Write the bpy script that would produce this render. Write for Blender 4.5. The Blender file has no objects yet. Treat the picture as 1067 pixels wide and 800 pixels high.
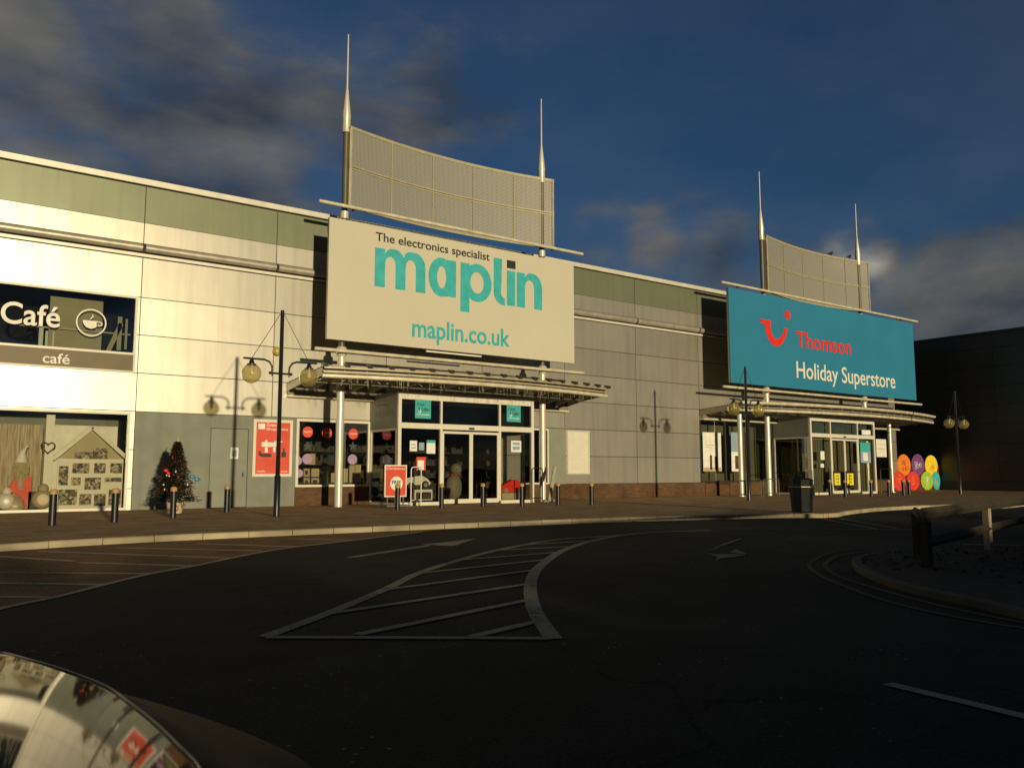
import bpy, math, random
from mathutils import Vector, geometry
random.seed(7)
SC = bpy.context.scene
COL = SC.collection
R = math.radians
# ------------------------------------------------------------------ camera
F_PX, CX, CY = 861.0, 533.5, 400.0
PITCH = math.atan(92 / 861)
H = 1.2
AZ = R(54.07)
FW = Vector((math.cos(AZ), math.sin(AZ), 0)); RT = Vector((math.sin(AZ), -math.cos(AZ), 0)); UP = Vector((0, 0, 1))
EYE = Vector((0, 0, H))
D = 28.9                     # facade plane
def ray(x, y):
    a, b = x - CX, CY - y
    return a * RT + (F_PX * math.cos(PITCH) - b * math.sin(PITCH)) * FW + (b * math.cos(PITCH) + F_PX * math.sin(PITCH)) * UP
def PY(x, y, Y=D):
    r = ray(x, y); return EYE + r * (Y / r.y)
def PZ(x, y, Z=0.0):
    r = ray(x, y); return EYE + r * ((Z - H) / r.z)
def PXX(x, y, X):
    r = ray(x, y); return EYE + r * (X / r.x)
cam = bpy.data.cameras.new('camera'); co = bpy.data.objects.new('camera', cam); COL.objects.link(co)
co.location = EYE
co.rotation_euler = (R(90) + PITCH, 0, AZ - R(90))
cam.sensor_width = 36; cam.lens = 36 * F_PX / 1067; cam.clip_start = 0.05; cam.clip_end = 3000
SC.camera = co
# ------------------------------------------------------------------ materials
MATS = {}
def mat(name, col, rough=.6, metal=0., var=.12, vscale=3., bump=0., bscale=30., spec=.5, coat=0., emit=None, stretch=(1, 1, 1), alpha=None, streak=0.):
    if name in MATS: return MATS[name]
    m = bpy.data.materials.new(name); m.use_nodes = True; MATS[name] = m
    nt = m.node_tree; n = nt.nodes; l = nt.links
    b = n['Principled BSDF']
    b.inputs['Roughness'].default_value = rough; b.inputs['Metallic'].default_value = metal
    b.inputs['Specular IOR Level'].default_value = spec; b.inputs['Coat Weight'].default_value = coat
    tc = n.new('ShaderNodeTexCoord'); mp = n.new('ShaderNodeMapping'); mp.inputs['Scale'].default_value = stretch
    l.new(tc.outputs['Object'], mp.inputs[0])
    nz = n.new('ShaderNodeTexNoise'); nz.inputs['Scale'].default_value = vscale; nz.inputs['Detail'].default_value = 6
    l.new(mp.outputs[0], nz.inputs['Vector'])
    mr = n.new('ShaderNodeMapRange'); mr.inputs[1].default_value = .3; mr.inputs[2].default_value = .7
    mr.inputs[3].default_value = 1 - var; mr.inputs[4].default_value = 1 + var
    l.new(nz.outputs[0], mr.inputs[0])
    mx = n.new('ShaderNodeVectorMath'); mx.operation = 'SCALE'
    mx.inputs[0].default_value = col[:3]; l.new(mr.outputs[0], mx.inputs['Scale'])
    last = mx.outputs[0]
    if streak:
        mp2 = n.new('ShaderNodeMapping'); mp2.inputs['Scale'].default_value = (2.2, 2.2, .12); l.new(tc.outputs['Object'], mp2.inputs[0])
        n2 = n.new('ShaderNodeTexNoise'); n2.inputs['Scale'].default_value = 1.6; n2.inputs['Detail'].default_value = 7; l.new(mp2.outputs[0], n2.inputs['Vector'])
        r2 = n.new('ShaderNodeMapRange'); r2.inputs[1].default_value = .45; r2.inputs[2].default_value = .75; r2.inputs[3].default_value = 1; r2.inputs[4].default_value = 1 - streak
        l.new(n2.outputs[0], r2.inputs[0])
        m2 = n.new('ShaderNodeVectorMath'); m2.operation = 'SCALE'; l.new(last, m2.inputs[0]); l.new(r2.outputs[0], m2.inputs['Scale']); last = m2.outputs[0]
    l.new(last, b.inputs['Base Color'])
    if bump:
        nb = n.new('ShaderNodeTexNoise'); nb.inputs['Scale'].default_value = bscale; nb.inputs['Detail'].default_value = 4
        l.new(tc.outputs['Object'], nb.inputs['Vector'])
        bp = n.new('ShaderNodeBump'); bp.inputs['Strength'].default_value = bump; bp.inputs['Distance'].default_value = .02
        l.new(nb.outputs[0], bp.inputs['Height']); l.new(bp.outputs[0], b.inputs['Normal'])
    if emit:
        b.inputs['Emission Color'].default_value = (*emit[:3], 1); b.inputs['Emission Strength'].default_value = emit[3]
    return m
def glassmat(name, tint=(.6, .6, .55), gloss=.08, rough=.01, body=None, bodyw=0.):
    m = bpy.data.materials.new(name); m.use_nodes = True; MATS[name] = m
    nt = m.node_tree; n = nt.nodes; l = nt.links; n.remove(n['Principled BSDF'])
    out = n['Material Output']
    tr = n.new('ShaderNodeBsdfTransparent'); tr.inputs[0].default_value = (*tint, 1)
    gl = n.new('ShaderNodeBsdfGlossy'); gl.inputs[0].default_value = (.9, .9, .9, 1); gl.inputs['Roughness'].default_value = rough
    fr = n.new('ShaderNodeFresnel'); fr.inputs[0].default_value = 1.5
    ge = n.new('ShaderNodeNewGeometry'); io = n.new('ShaderNodeMath'); io.operation = 'MULTIPLY_ADD'; io.inputs[1].default_value = 1 / 1.5 - 1.5; io.inputs[2].default_value = 1.5
    l.new(ge.outputs['Backfacing'], io.inputs[0]); l.new(io.outputs[0], fr.inputs[0])
    mx = n.new('ShaderNodeMixShader'); ml = n.new('ShaderNodeMath'); ml.operation = 'MULTIPLY_ADD'; ml.inputs[1].default_value = 1.; ml.inputs[2].default_value = gloss - .04
    l.new(fr.outputs[0], ml.inputs[0]); l.new(ml.outputs[0], mx.inputs[0])
    first = tr.outputs[0]
    if body:
        df = n.new('ShaderNodeBsdfDiffuse'); df.inputs[0].default_value = (*body, 1)
        m2 = n.new('ShaderNodeMixShader'); m2.inputs[0].default_value = bodyw
        l.new(tr.outputs[0], m2.inputs[1]); l.new(df.outputs[0], m2.inputs[2]); first = m2.outputs[0]
    l.new(first, mx.inputs[1]); l.new(gl.outputs[0], mx.inputs[2]); l.new(mx.outputs[0], out.inputs[0])
    return m
def brickmat(name, c1, c2, mortar, sc, axes='XZ', row=.075, width=.225, rough=.85, rot=0., msize=.008):
    m = bpy.data.materials.new(name); m.use_nodes = True; MATS[name] = m
    nt = m.node_tree; n = nt.nodes; l = nt.links; b = n['Principled BSDF']; b.inputs['Roughness'].default_value = rough; b.inputs['Specular IOR Level'].default_value = .15
    tc = n.new('ShaderNodeTexCoord'); sp = n.new('ShaderNodeSeparateXYZ'); cb = n.new('ShaderNodeCombineXYZ')
    l.new(tc.outputs['Object'], sp.inputs[0])
    l.new(sp.outputs[axes[0]], cb.inputs[0]); l.new(sp.outputs[axes[1]], cb.inputs[1])
    mp = n.new('ShaderNodeMapping'); mp.inputs['Rotation'].default_value = (0, 0, rot); l.new(cb.outputs[0], mp.inputs[0])
    br = n.new('ShaderNodeTexBrick'); br.inputs['Scale'].default_value = 1.; br.inputs['Brick Width'].default_value = width; br.inputs['Row Height'].default_value = row
    br.inputs['Mortar Size'].default_value = msize; br.inputs['Color1'].default_value = (*c1, 1); br.inputs['Color2'].default_value = (*c2, 1); br.inputs['Mortar'].default_value = (*mortar, 1)
    l.new(mp.outputs[0], br.inputs[0])
    nz = n.new('ShaderNodeTexNoise'); nz.inputs['Scale'].default_value = 1.1; nz.inputs['Detail'].default_value = 8; l.new(tc.outputs['Object'], nz.inputs['Vector'])
    mr = n.new('ShaderNodeMapRange'); mr.inputs[1].default_value = .3; mr.inputs[2].default_value = .7; mr.inputs[3].default_value = .7; mr.inputs[4].default_value = 1.3; l.new(nz.outputs[0], mr.inputs[0])
    vm = n.new('ShaderNodeVectorMath'); vm.operation = 'SCALE'; l.new(br.outputs[0], vm.inputs[0]); l.new(mr.outputs[0], vm.inputs['Scale'])
    l.new(vm.outputs[0], b.inputs['Base Color'])
    bp = n.new('ShaderNodeBump'); bp.inputs['Strength'].default_value = .5; bp.inputs['Distance'].default_value = .01; bp.invert = True
    l.new(br.outputs['Fac'], bp.inputs['Height']); l.new(bp.outputs[0], b.inputs['Normal'])
    return m
def collagemat(name, cols, scale=9., rough=.6):
    m = bpy.data.materials.new(name); m.use_nodes = True; MATS[name] = m
    nt = m.node_tree; n = nt.nodes; l = nt.links; b = n['Principled BSDF']; b.inputs['Roughness'].default_value = rough
    tc = n.new('ShaderNodeTexCoord'); v = n.new('ShaderNodeTexVoronoi'); v.inputs['Scale'].default_value = scale; l.new(tc.outputs['Object'], v.inputs['Vector'])
    sp = n.new('ShaderNodeSeparateColor'); l.new(v.outputs['Color'], sp.inputs[0])
    cr = n.new('ShaderNodeValToRGB'); cr.color_ramp.interpolation = 'CONSTANT'
    while len(cr.color_ramp.elements) < len(cols): cr.color_ramp.elements.new(.5)
    for i, c in enumerate(cols): cr.color_ramp.elements[i].position = i / len(cols); cr.color_ramp.elements[i].color = (*c, 1)
    l.new(sp.outputs[0], cr.inputs[0]); l.new(cr.outputs[0], b.inputs['Base Color'])
    return m
def perfmat(name, col, pitch=.05, rad=.33):
    m = bpy.data.materials.new(name); m.use_nodes = True; MATS[name] = m
    nt = m.node_tree; n = nt.nodes; l = nt.links; b = n['Principled BSDF']
    b.inputs['Base Color'].default_value = (*col, 1); b.inputs['Roughness'].default_value = .55; b.inputs['Metallic'].default_value = .2
    tc = n.new('ShaderNodeTexCoord'); sp = n.new('ShaderNodeSeparateXYZ'); l.new(tc.outputs['Object'], sp.inputs[0])
    def cell(o):
        a = n.new('ShaderNodeMath'); a.operation = 'DIVIDE'; a.inputs[1].default_value = pitch; l.new(o, a.inputs[0])
        f = n.new('ShaderNodeMath'); f.operation = 'FRACT'; l.new(a.outputs[0], f.inputs[0])
        s = n.new('ShaderNodeMath'); s.operation = 'SUBTRACT'; s.inputs[1].default_value = .5; l.new(f.outputs[0], s.inputs[0])
        q = n.new('ShaderNodeMath'); q.operation = 'MULTIPLY'; l.new(s.outputs[0], q.inputs[0]); l.new(s.outputs[0], q.inputs[1]); return q.outputs[0]
    ad = n.new('ShaderNodeMath'); l.new(cell(sp.outputs['X']), ad.inputs[0]); l.new(cell(sp.outputs['Z']), ad.inputs[1])
    lt = n.new('ShaderNodeMath'); lt.operation = 'GREATER_THAN'; lt.inputs[1].default_value = rad * rad; l.new(ad.outputs[0], lt.inputs[0])
    l.new(lt.outputs[0], b.inputs['Alpha'])
    return m

M = {}
def clad_metal():
    m = mat('coated aluminium cladding', (.60, .57, .48), .38, .76, .05, .7, .16, .9, streak=.16)
    return m
M['clad'] = clad_metal()
def panel_tone(m, amt):
    nt = m.node_tree; n = nt.nodes; l = nt.links; b = n['Principled BSDF']; src = b.inputs['Base Color'].links[0].from_socket
    tc = n.new('ShaderNodeTexCoord'); sp = n.new('ShaderNodeSeparateXYZ'); l.new(tc.outputs['Object'], sp.inputs[0])
    def fl(o, off, step):
        a = n.new('ShaderNodeMath'); a.operation = 'ADD'; a.inputs[1].default_value = off; l.new(o, a.inputs[0]); d = n.new('ShaderNodeMath'); d.operation = 'DIVIDE'; d.inputs[1].default_value = step; l.new(a.outputs[0], d.inputs[0]); f = n.new('ShaderNodeMath'); f.operation = 'FLOOR'; l.new(d.outputs[0], f.inputs[0]); return f.outputs[0]
    cb = n.new('ShaderNodeCombineXYZ'); l.new(fl(sp.outputs[0], -22 - 5.82, 4.52), cb.inputs[0]); l.new(fl(sp.outputs[2], -.67, 1.256), cb.inputs[1])
    wn = n.new('ShaderNodeTexWhiteNoise'); wn.noise_dimensions = '2D'; l.new(cb.outputs[0], wn.inputs['Vector'])
    mr = n.new('ShaderNodeMapRange'); mr.inputs[3].default_value = 1 - amt; mr.inputs[4].default_value = 1 + amt; l.new(wn.outputs['Value'], mr.inputs[0])
    v = n.new('ShaderNodeVectorMath'); v.operation = 'SCALE'; l.new(src, v.inputs[0]); l.new(mr.outputs[0], v.inputs['Scale']); l.new(v.outputs[0], b.inputs['Base Color'])
    mr2 = n.new('ShaderNodeMapRange'); mr2.inputs[3].default_value = .365; mr2.inputs[4].default_value = .395; l.new(wn.outputs['Value'], mr2.inputs[0]); l.new(mr2.outputs[0], b.inputs['Roughness'])
panel_tone(M['clad'], .03)
M['frieze'] = mat('green grey frieze panels', (.20, .22, .14), .42, .35, .05, .8, .06, 1.2, streak=.12)
M['trim'] = mat('cream painted metal trim', (.68, .65, .55), .4, .2, .06, 3, streak=.1)
M['rail'] = mat('weathered steel tube', (.50, .46, .37), .4, .5, .15, 4)
M['plinth'] = mat('grey painted render', (.20, .21, .17), .75, 0, .10, 1.6, .15, 60, streak=.16)
M['greypanel'] = mat('grey infill panel', (.23, .24, .19), .6, .1, .06, 2)
M['door'] = mat('grey steel door paint', (.19, .20, .16), .5, .1, .06, 2, streak=.1)
M['dark'] = mat('dark joint backing', (.02, .02, .018), .8)
M['interior'] = mat('unlit shop interior', (.018, .017, .016), .95, var=.3, spec=.1)
M['intfloor'] = mat('shop floor', (.03, .028, .026), .8)
M['white'] = mat('white powder coated frame', (.66, .63, .52), .35, 0, .05, 5)
M['black'] = mat('black paint', (.012, .012, .013), .35, 0, .2, 8)
M['bolblack'] = mat('black bollard paint', (.008, .009, .011), .42, 0, .25, 6)
M['bolcap'] = mat('tan bollard cap', (.42, .27, .10), .5, 0, .2, 12)
M['darkframe'] = mat('dark grey frame', (.05, .05, .045), .4, .3)
M['sign1'] = mat('cream sign face', (.54, .515, .405), .6, 0, .025, .5, spec=.2)
M['signside'] = mat('sign edge metal', (.28, .26, .20), .5, .3)
M['teal'] = mat('teal lettering', (.045, .40, .42), .5, spec=.3)
M['ink'] = mat('black lettering', (.02, .018, .016), .5)
M['sign2'] = mat('blue green sign face', (.026, .195, .33), .5, 0, .05, .5, spec=.3)
M['red'] = mat('red lettering', (.72, .03, .018), .5, spec=.3)
M['cream'] = mat('cream lettering', (.72, .70, .60), .5)
M['screen'] = perfmat('perforated metal sheet', (.33, .315, .24), .06, .24)
M['screenframe'] = mat('khaki painted screen frame', (.40, .37, .25), .5, .2)
M['mast'] = mat('off white mast paint', (.62, .59, .48), .35, .2, .06)
M['louvre'] = mat('canopy louvre blade', (.36, .32, .22), .55, .2, .2, 3)
M['truss'] = mat('grey canopy steel', (.24, .22, .16), .5, .3, .2, 3)
M['tube'] = mat('cream steel tube', (.66, .60, .44), .4, .15, .2, 3)
M['poster'] = mat('red poster print', (.62, .07, .035), .5, spec=.4)
M['paper'] = mat('white paper', (.72, .72, .66), .7)
M['paperblue'] = mat('pale blue print', (.25, .34, .42), .7)
M['tealposter'] = mat('turquoise poster', (.04, .36, .36), .6)
M['lilac'] = mat('lilac print', (.33, .22, .34), .6)
M['yellow'] = mat('yellow notice', (.75, .66, .02), .6)
M['needle'] = mat('spruce needles', (.022, .034, .014), .9, 0, .4, 20, spec=.05)
M['ribbon'] = mat('red tinsel', (.13, .014, .012), .4, 0, .3, 20)
M['blue'] = mat('blue bow', (.03, .25, .42), .4)
M['silver'] = mat('silver bauble', (.6, .55, .5), .25, .6)
M['bin'] = mat('black litter bin plastic', (.008, .008, .009), .6, 0, .2, 5, spec=.15)
M['timber'] = mat('weathered timber', (.045, .034, .018), .85, 0, .35, 3, .6, 40, stretch=(1, 1, .2))
M['timberwhite'] = mat('white painted post', (.26, .23, .15), .7, 0, .2, 8)
M['kerb'] = mat('concrete kerb', (.34, .29, .19), .85, 0, .38, 1.1, .4, 50)
M['soil'] = mat('leaf mulch', (.030, .022, .012), .95, 0, .5, 5, 1, 30)
def paintmat(name, col, wear=.5):
    m = bpy.data.materials.new(name); m.use_nodes = True; MATS[name] = m
    nt = m.node_tree; n = nt.nodes; l = nt.links; b = n['Principled BSDF']; b.inputs['Roughness'].default_value = .85; b.inputs['Specular IOR Level'].default_value = .12
    tc = n.new('ShaderNodeTexCoord'); a = n.new('ShaderNodeTexNoise'); a.inputs['Scale'].default_value = 22; a.inputs['Detail'].default_value = 8; a.inputs['Roughness'].default_value = .75; l.new(tc.outputs['Object'], a.inputs['Vector'])
    c = n.new('ShaderNodeTexNoise'); c.inputs['Scale'].default_value = .9; c.inputs['Detail'].default_value = 4; l.new(tc.outputs['Object'], c.inputs['Vector'])
    ad = n.new('ShaderNodeMath'); ad.operation = 'MULTIPLY_ADD'; ad.inputs[1].default_value = .55; l.new(c.outputs[0], ad.inputs[0]); l.new(a.outputs[0], ad.inputs[2])
    cr = n.new('ShaderNodeValToRGB'); cr.color_ramp.elements[0].position = .80; cr.color_ramp.elements[0].color = (*col, 1); cr.color_ramp.elements[1].position = .96; cr.color_ramp.elements[1].color = (.03, .029, .02, 1)
    l.new(ad.outputs[0], cr.inputs[0]); l.new(cr.outputs[0], b.inputs['Base Color'])
    return m
M['paint'] = paintmat('worn road paint', (.36, .325, .21))
M['baypaint'] = paintmat('cream bay paint', (.62, .52, .30))
M['paintyellow'] = paintmat('worn yellow road paint', (.13, .11, .055))
M['glass'] = glassmat('shop window glass', (.90, .90, .86), .05)
M['glassdark'] = glassmat('tinted upper window glass', (.84, .86, .82), .09)
M['globe'] = glassmat('smoked lamp globe', (.90, .85, .62), .06, .05, (.42, .36, .15), .34)
M['lampwhite'] = mat('lamp tube white', (.8, .78, .68), .3)
M['brick'] = brickmat('brown plinth brick', (.13, .065, .028), (.085, .04, .018), (.09, .075, .05), 1)
M['paving'] = brickmat('block paving', (.46, .31, .16), (.34, .225, .11), (.15, .10, .055), 1, 'XY', .1, .2, .85, R(45), .006)
M['bay'] = brickmat('parking bay block paving', (.33, .18, .08), (.25, .135, .06), (.10, .06, .03), 1, 'XY', .1, .2, .9, 0, .006)
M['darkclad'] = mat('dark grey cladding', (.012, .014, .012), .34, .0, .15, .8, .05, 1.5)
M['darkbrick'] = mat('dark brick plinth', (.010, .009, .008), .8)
M['roof'] = mat('roof membrane', (.12, .12, .11), .9)
M['collage'] = collagemat('printed photo collage', [(.05, .04, .03), (.25, .2, .12), (.45, .4, .28), (.12, .09, .05), (.03, .03, .03), (.3, .22, .15)], 14)
M['goods'] = collagemat('mixed goods', [(.02, .02, .02), (.04, .035, .028), (.07, .025, .02), (.02, .03, .035), (.01, .01, .01), (.055, .05, .03)], 6)
M['planks'] = mat('printed wooden planks', (.36, .29, .18), .6, 0, .5, 4, stretch=(5, 1, .35))
M['beige'] = mat('beige board', (.42, .36, .22), .7, 0, .08, 2)
M['fasciabrown'] = mat('brown fascia board', (.12, .085, .035), .5, 0, .1, 2)
M['carpaint'] = mat('black car paint', (.006, .006, .006), .05, 0, 0, 3, spec=.38)
M['carrubber'] = mat('black rubber', (.01, .01, .01), .7)
M['cardull'] = mat('dull black car plastic', (.003, .003, .0026), .5, spec=.03)
M['chrome'] = mat('satin edge strip', (.10, .095, .07), .5, .3)
M['carglass'] = mat('dark car glass', (.01, .012, .012), .03, 0, 0, 3, spec=.8)
M['rim'] = mat('alloy rim', (.4, .4, .4), .3, .8)
M['orange'] = mat('orange disc paint', (.75, .20, .02), .6, 0, .2, 6)
M['purple'] = mat('purple disc paint', (.16, .05, .20), .6, 0, .25, 6)
M['yell2'] = mat('yellow disc paint', (.75, .58, .02), .6, 0, .15, 6)
M['red2'] = mat('red disc paint', (.65, .04, .03), .6, 0, .15, 6)
M['green'] = mat('lime green disc paint', (.30, .48, .03), .6, 0, .2, 6)
M['cyan'] = mat('turquoise disc paint', (.03, .40, .42), .6, 0, .15, 6)
M['maroon'] = mat('maroon hoarding', (.09, .02, .015), .7)
M['feather'] = mat('black feathers', (.012, .012, .014), .6)

# asphalt
def asphalt(name, c, patch=(.5, 1.5)):
    m = bpy.data.materials.new(name); m.use_nodes = True; MATS[name] = m
    nt = m.node_tree; n = nt.nodes; l = nt.links; b = n['Principled BSDF']; b.inputs['Roughness'].default_value = .9; b.inputs['Specular IOR Level'].default_value = .12
    tc = n.new('ShaderNodeTexCoord')
    def noise(s, d=5, lo=.3, hi=.7, a=0, z=1):
        k = n.new('ShaderNodeTexNoise'); k.inputs['Scale'].default_value = s; k.inputs['Detail'].default_value = d; l.new(tc.outputs['Object'], k.inputs['Vector'])
        r = n.new('ShaderNodeMapRange'); r.inputs[1].default_value = lo; r.inputs[2].default_value = hi; r.inputs[3].default_value = a; r.inputs[4].default_value = z; l.new(k.outputs[0], r.inputs[0]); return k.outputs[0], r.outputs[0]
    _, big = noise(.16, 6, .35, .65, .75, 1.3); _, mid = noise(1.7, 8, .3, .7, .8, 1.2); raw, fine = noise(42, 3, .3, .7, .55, 1.5)
    k = n.new('ShaderNodeMath'); k.operation = 'MULTIPLY'; l.new(big, k.inputs[0]); l.new(mid, k.inputs[1])
    k2 = n.new('ShaderNodeMath'); k2.operation = 'MULTIPLY'; l.new(k.outputs[0], k2.inputs[0]); l.new(fine, k2.inputs[1])
    # scattered pale grit
    vo = n.new('ShaderNodeTexVoronoi'); vo.inputs['Scale'].default_value = 9; l.new(tc.outputs['Object'], vo.inputs['Vector'])
    lt = n.new('ShaderNodeMath'); lt.operation = 'LESS_THAN'; lt.inputs[1].default_value = .10; l.new(vo.outputs['Distance'], lt.inputs[0])
    _, sel = noise(.8, 4, .50, .62, 0, 6)
    g = n.new('ShaderNodeMath'); g.operation = 'MULTIPLY_ADD'; l.new(lt.outputs[0], g.inputs[0]); l.new(sel, g.inputs[1]); l.new(k2.outputs[0], g.inputs[2])
    vc = n.new('ShaderNodeTexVoronoi'); vc.feature = 'DISTANCE_TO_EDGE'; vc.inputs['Scale'].default_value = .22
    nd = n.new('ShaderNodeTexNoise'); nd.inputs['Scale'].default_value = 1.3; nd.inputs['Detail'].default_value = 5; l.new(tc.outputs['Object'], nd.inputs['Vector'])
    vmx = n.new('ShaderNodeVectorMath'); vmx.operation = 'MULTIPLY_ADD'; vmx.inputs[1].default_value = (1.6, 1.6, 0); l.new(nd.outputs['Color'], vmx.inputs[0]); l.new(tc.outputs['Object'], vmx.inputs[2]); l.new(vmx.outputs[0], vc.inputs['Vector'])
    ck = n.new('ShaderNodeMapRange'); ck.inputs[1].default_value = .0; ck.inputs[2].default_value = .006; ck.inputs[3].default_value = .35; ck.inputs[4].default_value = 1; l.new(vc.outputs['Distance'], ck.inputs[0])
    vp = n.new('ShaderNodeTexVoronoi'); vp.distance = 'CHEBYCHEV'; vp.inputs['Scale'].default_value = .13; l.new(tc.outputs['Object'], vp.inputs['Vector']); spc = n.new('ShaderNodeSeparateColor'); l.new(vp.outputs['Color'], spc.inputs[0])
    pr_ = n.new('ShaderNodeMapRange'); pr_.inputs[3].default_value = .72; pr_.inputs[4].default_value = 1.35; l.new(spc.outputs[0], pr_.inputs[0])
    gm = n.new('ShaderNodeMath'); gm.operation = 'MULTIPLY'; l.new(ck.outputs[0], gm.inputs[0]); l.new(pr_.outputs[0], gm.inputs[1])
    gq = n.new('ShaderNodeMath'); gq.operation = 'MULTIPLY'; l.new(g.outputs[0], gq.inputs[0]); l.new(gm.outputs[0], gq.inputs[1])
    v = n.new('ShaderNodeVectorMath'); v.operation = 'SCALE'; v.inputs[0].default_value = c; l.new(gq.outputs[0], v.inputs['Scale']); l.new(v.outputs[0], b.inputs['Base Color'])
    bp = n.new('ShaderNodeBump'); bp.inputs['Strength'].default_value = .55; bp.inputs['Distance'].default_value = .006; l.new(raw, bp.inputs['Height']); l.new(bp.outputs[0], b.inputs['Normal'])
    return m
M['asphalt'] = asphalt('asphalt', (.030, .028, .019))

# ------------------------------------------------------------------ mesh builder
ORG = {}
class MB:
    def __init__(s): s.v = []; s.f = []; s.sm = []
    def add(s, vs, fs, smooth=False):
        o = len(s.v); s.v += [Vector(p) for p in vs]
        for f in fs: s.f.append([i + o for i in f]); s.sm.append(smooth)
        return s
    def box(s, x0, x1, y0, y1, z0, z1):
        if x0 > x1: x0, x1 = x1, x0
        if y0 > y1: y0, y1 = y1, y0
        if z0 > z1: z0, z1 = z1, z0
        return s.add([(x, y, z) for x in (x0, x1) for y in (y0, y1) for z in (z0, z1)],
              [(0, 1, 3, 2), (4, 6, 7, 5), (0, 4, 5, 1), (2, 3, 7, 6), (0, 2, 6, 4), (1, 5, 7, 3)])
    def bar(s, a, b, w, d=None, up=(0, 0, 1)):
        d = d or w; a = Vector(a); b = Vector(b); t = (b - a).normalized(); u = Vector(up)
        if abs(t.dot(u)) > .95: u = Vector((1, 0, 0))
        x = t.cross(u).normalized(); y = x.cross(t).normalized()
        vs = [p + x * sx * w / 2 + y * sy * d / 2 for p in (a, b) for sx, sy in ((-1, -1), (1, -1), (1, 1), (-1, 1))]
        return s.add(vs, [(3, 2, 1, 0), (4, 5, 6, 7), (0, 1, 5, 4), (1, 2, 6, 5), (2, 3, 7, 6), (3, 0, 4, 7)])
    def tube(s, pts, r, n=12, cap=True):
        pts = [Vector(p) for p in pts]; rs = r if isinstance(r, (list, tuple)) else [r] * len(pts)
        rings = []; px = None
        for i, p in enumerate(pts):
            t = (pts[min(i + 1, len(pts) - 1)] - pts[max(i - 1, 0)]).normalized()
            if px is None:
                u = Vector((0, 0, 1)) if abs(t.z) < .9 else Vector((1, 0, 0)); px = t.cross(u).normalized()
            else: px = (px - t * px.dot(t)).normalized()
            py = t.cross(px)
            rings.append([p + (px * math.cos(2 * math.pi * k / n) + py * math.sin(2 * math.pi * k / n)) * rs[i] for k in range(n)])
        vs = [v for q in rings for v in q]; fs = []
        for i in range(len(rings) - 1):
            for k in range(n): fs.append((i * n + k, i * n + (k + 1) % n, (i + 1) * n + (k + 1) % n, (i + 1) * n + k))
        s.add(vs, fs, True)
        if cap:
            s.add(rings[0], [tuple(range(n))[::-1]]); s.add(rings[-1], [tuple(range(n))])
        return s
    def sphere(s, c, r, n=20, m=12, sc=(1, 1, 1), z0=-1, z1=1):
        c = Vector(c); vs = []; fs = []
        for i in range(m + 1):
            a = math.pi * i / m - math.pi / 2
            for k in range(n):
                b = 2 * math.pi * k / n
                vs.append(c + Vector((math.cos(a) * math.cos(b) * r * sc[0], math.cos(a) * math.sin(b) * r * sc[1], math.sin(a) * r * sc[2])))
        for i in range(m):
            for k in range(n): fs.append((i * n + k, i * n + (k + 1) % n, (i + 1) * n + (k + 1) % n, (i + 1) * n + k))
        return s.add(vs, fs, True)
    def poly(s, outline, hole, f0, f1):
        """outline (and holes) in 2D, extruded between the two maps f0 (front) and f1 (back)"""
        loops = [outline] + (hole or [])
        flat = [p for lp in loops for p in lp]
        tri = geometry.tessellate_polygon([[Vector((p[0], p[1], 0)) for p in lp] for lp in loops])
        N = len(flat)
        def area(t): a, b, c = (flat[i] for i in t); return (b[0] - a[0]) * (c[1] - a[1]) - (c[0] - a[0]) * (b[1] - a[1])
        fs = [tuple(t) if area(t) > 0 else tuple(t)[::-1] for t in tri]
        vs = [f0(*p) for p in flat] + [f1(*p) for p in flat]
        fs += [tuple(i + N for i in t[::-1]) for t in list(fs)]
        o = 0
        for lp in loops:
            n = len(lp)
            for k in range(n): a, b = o + k, o + (k + 1) % n; fs.append((b, a, a + N, b + N))
            o += n
        return s.add(vs, fs)
    def build(s, name, m, parent=None, label=None):
        me = bpy.data.meshes.new(name)
        o = bpy.data.objects.new(name, me); COL.objects.link(o)
        org = Vector((0, 0, 0))
        if parent is not None: o.parent = parent; org = ORG[parent.name]
        ORG[o.name] = org.copy()
        me.from_pydata([v - org for v in s.v], [], s.f)
        me.polygons.foreach_set('use_smooth', s.sm)
        me.materials.append(m); me.update()
        if label: o['label'] = label
        return o
    def top(s, name, m, label, cat, loc=None, group=None, kind=None):
        """a thing that is one mesh"""
        o = s.build(name, m)
        if loc is not None:
            o.data.transform(__import__('mathutils').Matrix.Translation(-Vector(loc))); o.location = loc; ORG[o.name] = Vector(loc)
        o['label'] = label; o['category'] = cat
        if group: o['group'] = group
        if kind: o['kind'] = kind
        return o
def thing(name, label, cat, loc=(0, 0, 0), group=None):
    o = bpy.data.objects.new(name, None); COL.objects.link(o); o.location = loc; o.empty_display_size = .2
    ORG[o.name] = Vector(loc); o['label'] = label; o['category'] = cat
    if group: o['group'] = group
    return o
def struct(mb, name, m):
    o = mb.build(name, m); o['kind'] = 'structure'; return o
def copy_tree(o, loc=None, label=None, parent=None):
    c = o.copy(); COL.objects.link(c); c.parent = parent
    if loc is not None: c.location = loc
    if label: c['label'] = label
    for ch in list(o.children): copy_tree(ch, parent=c)
    return c
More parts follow.
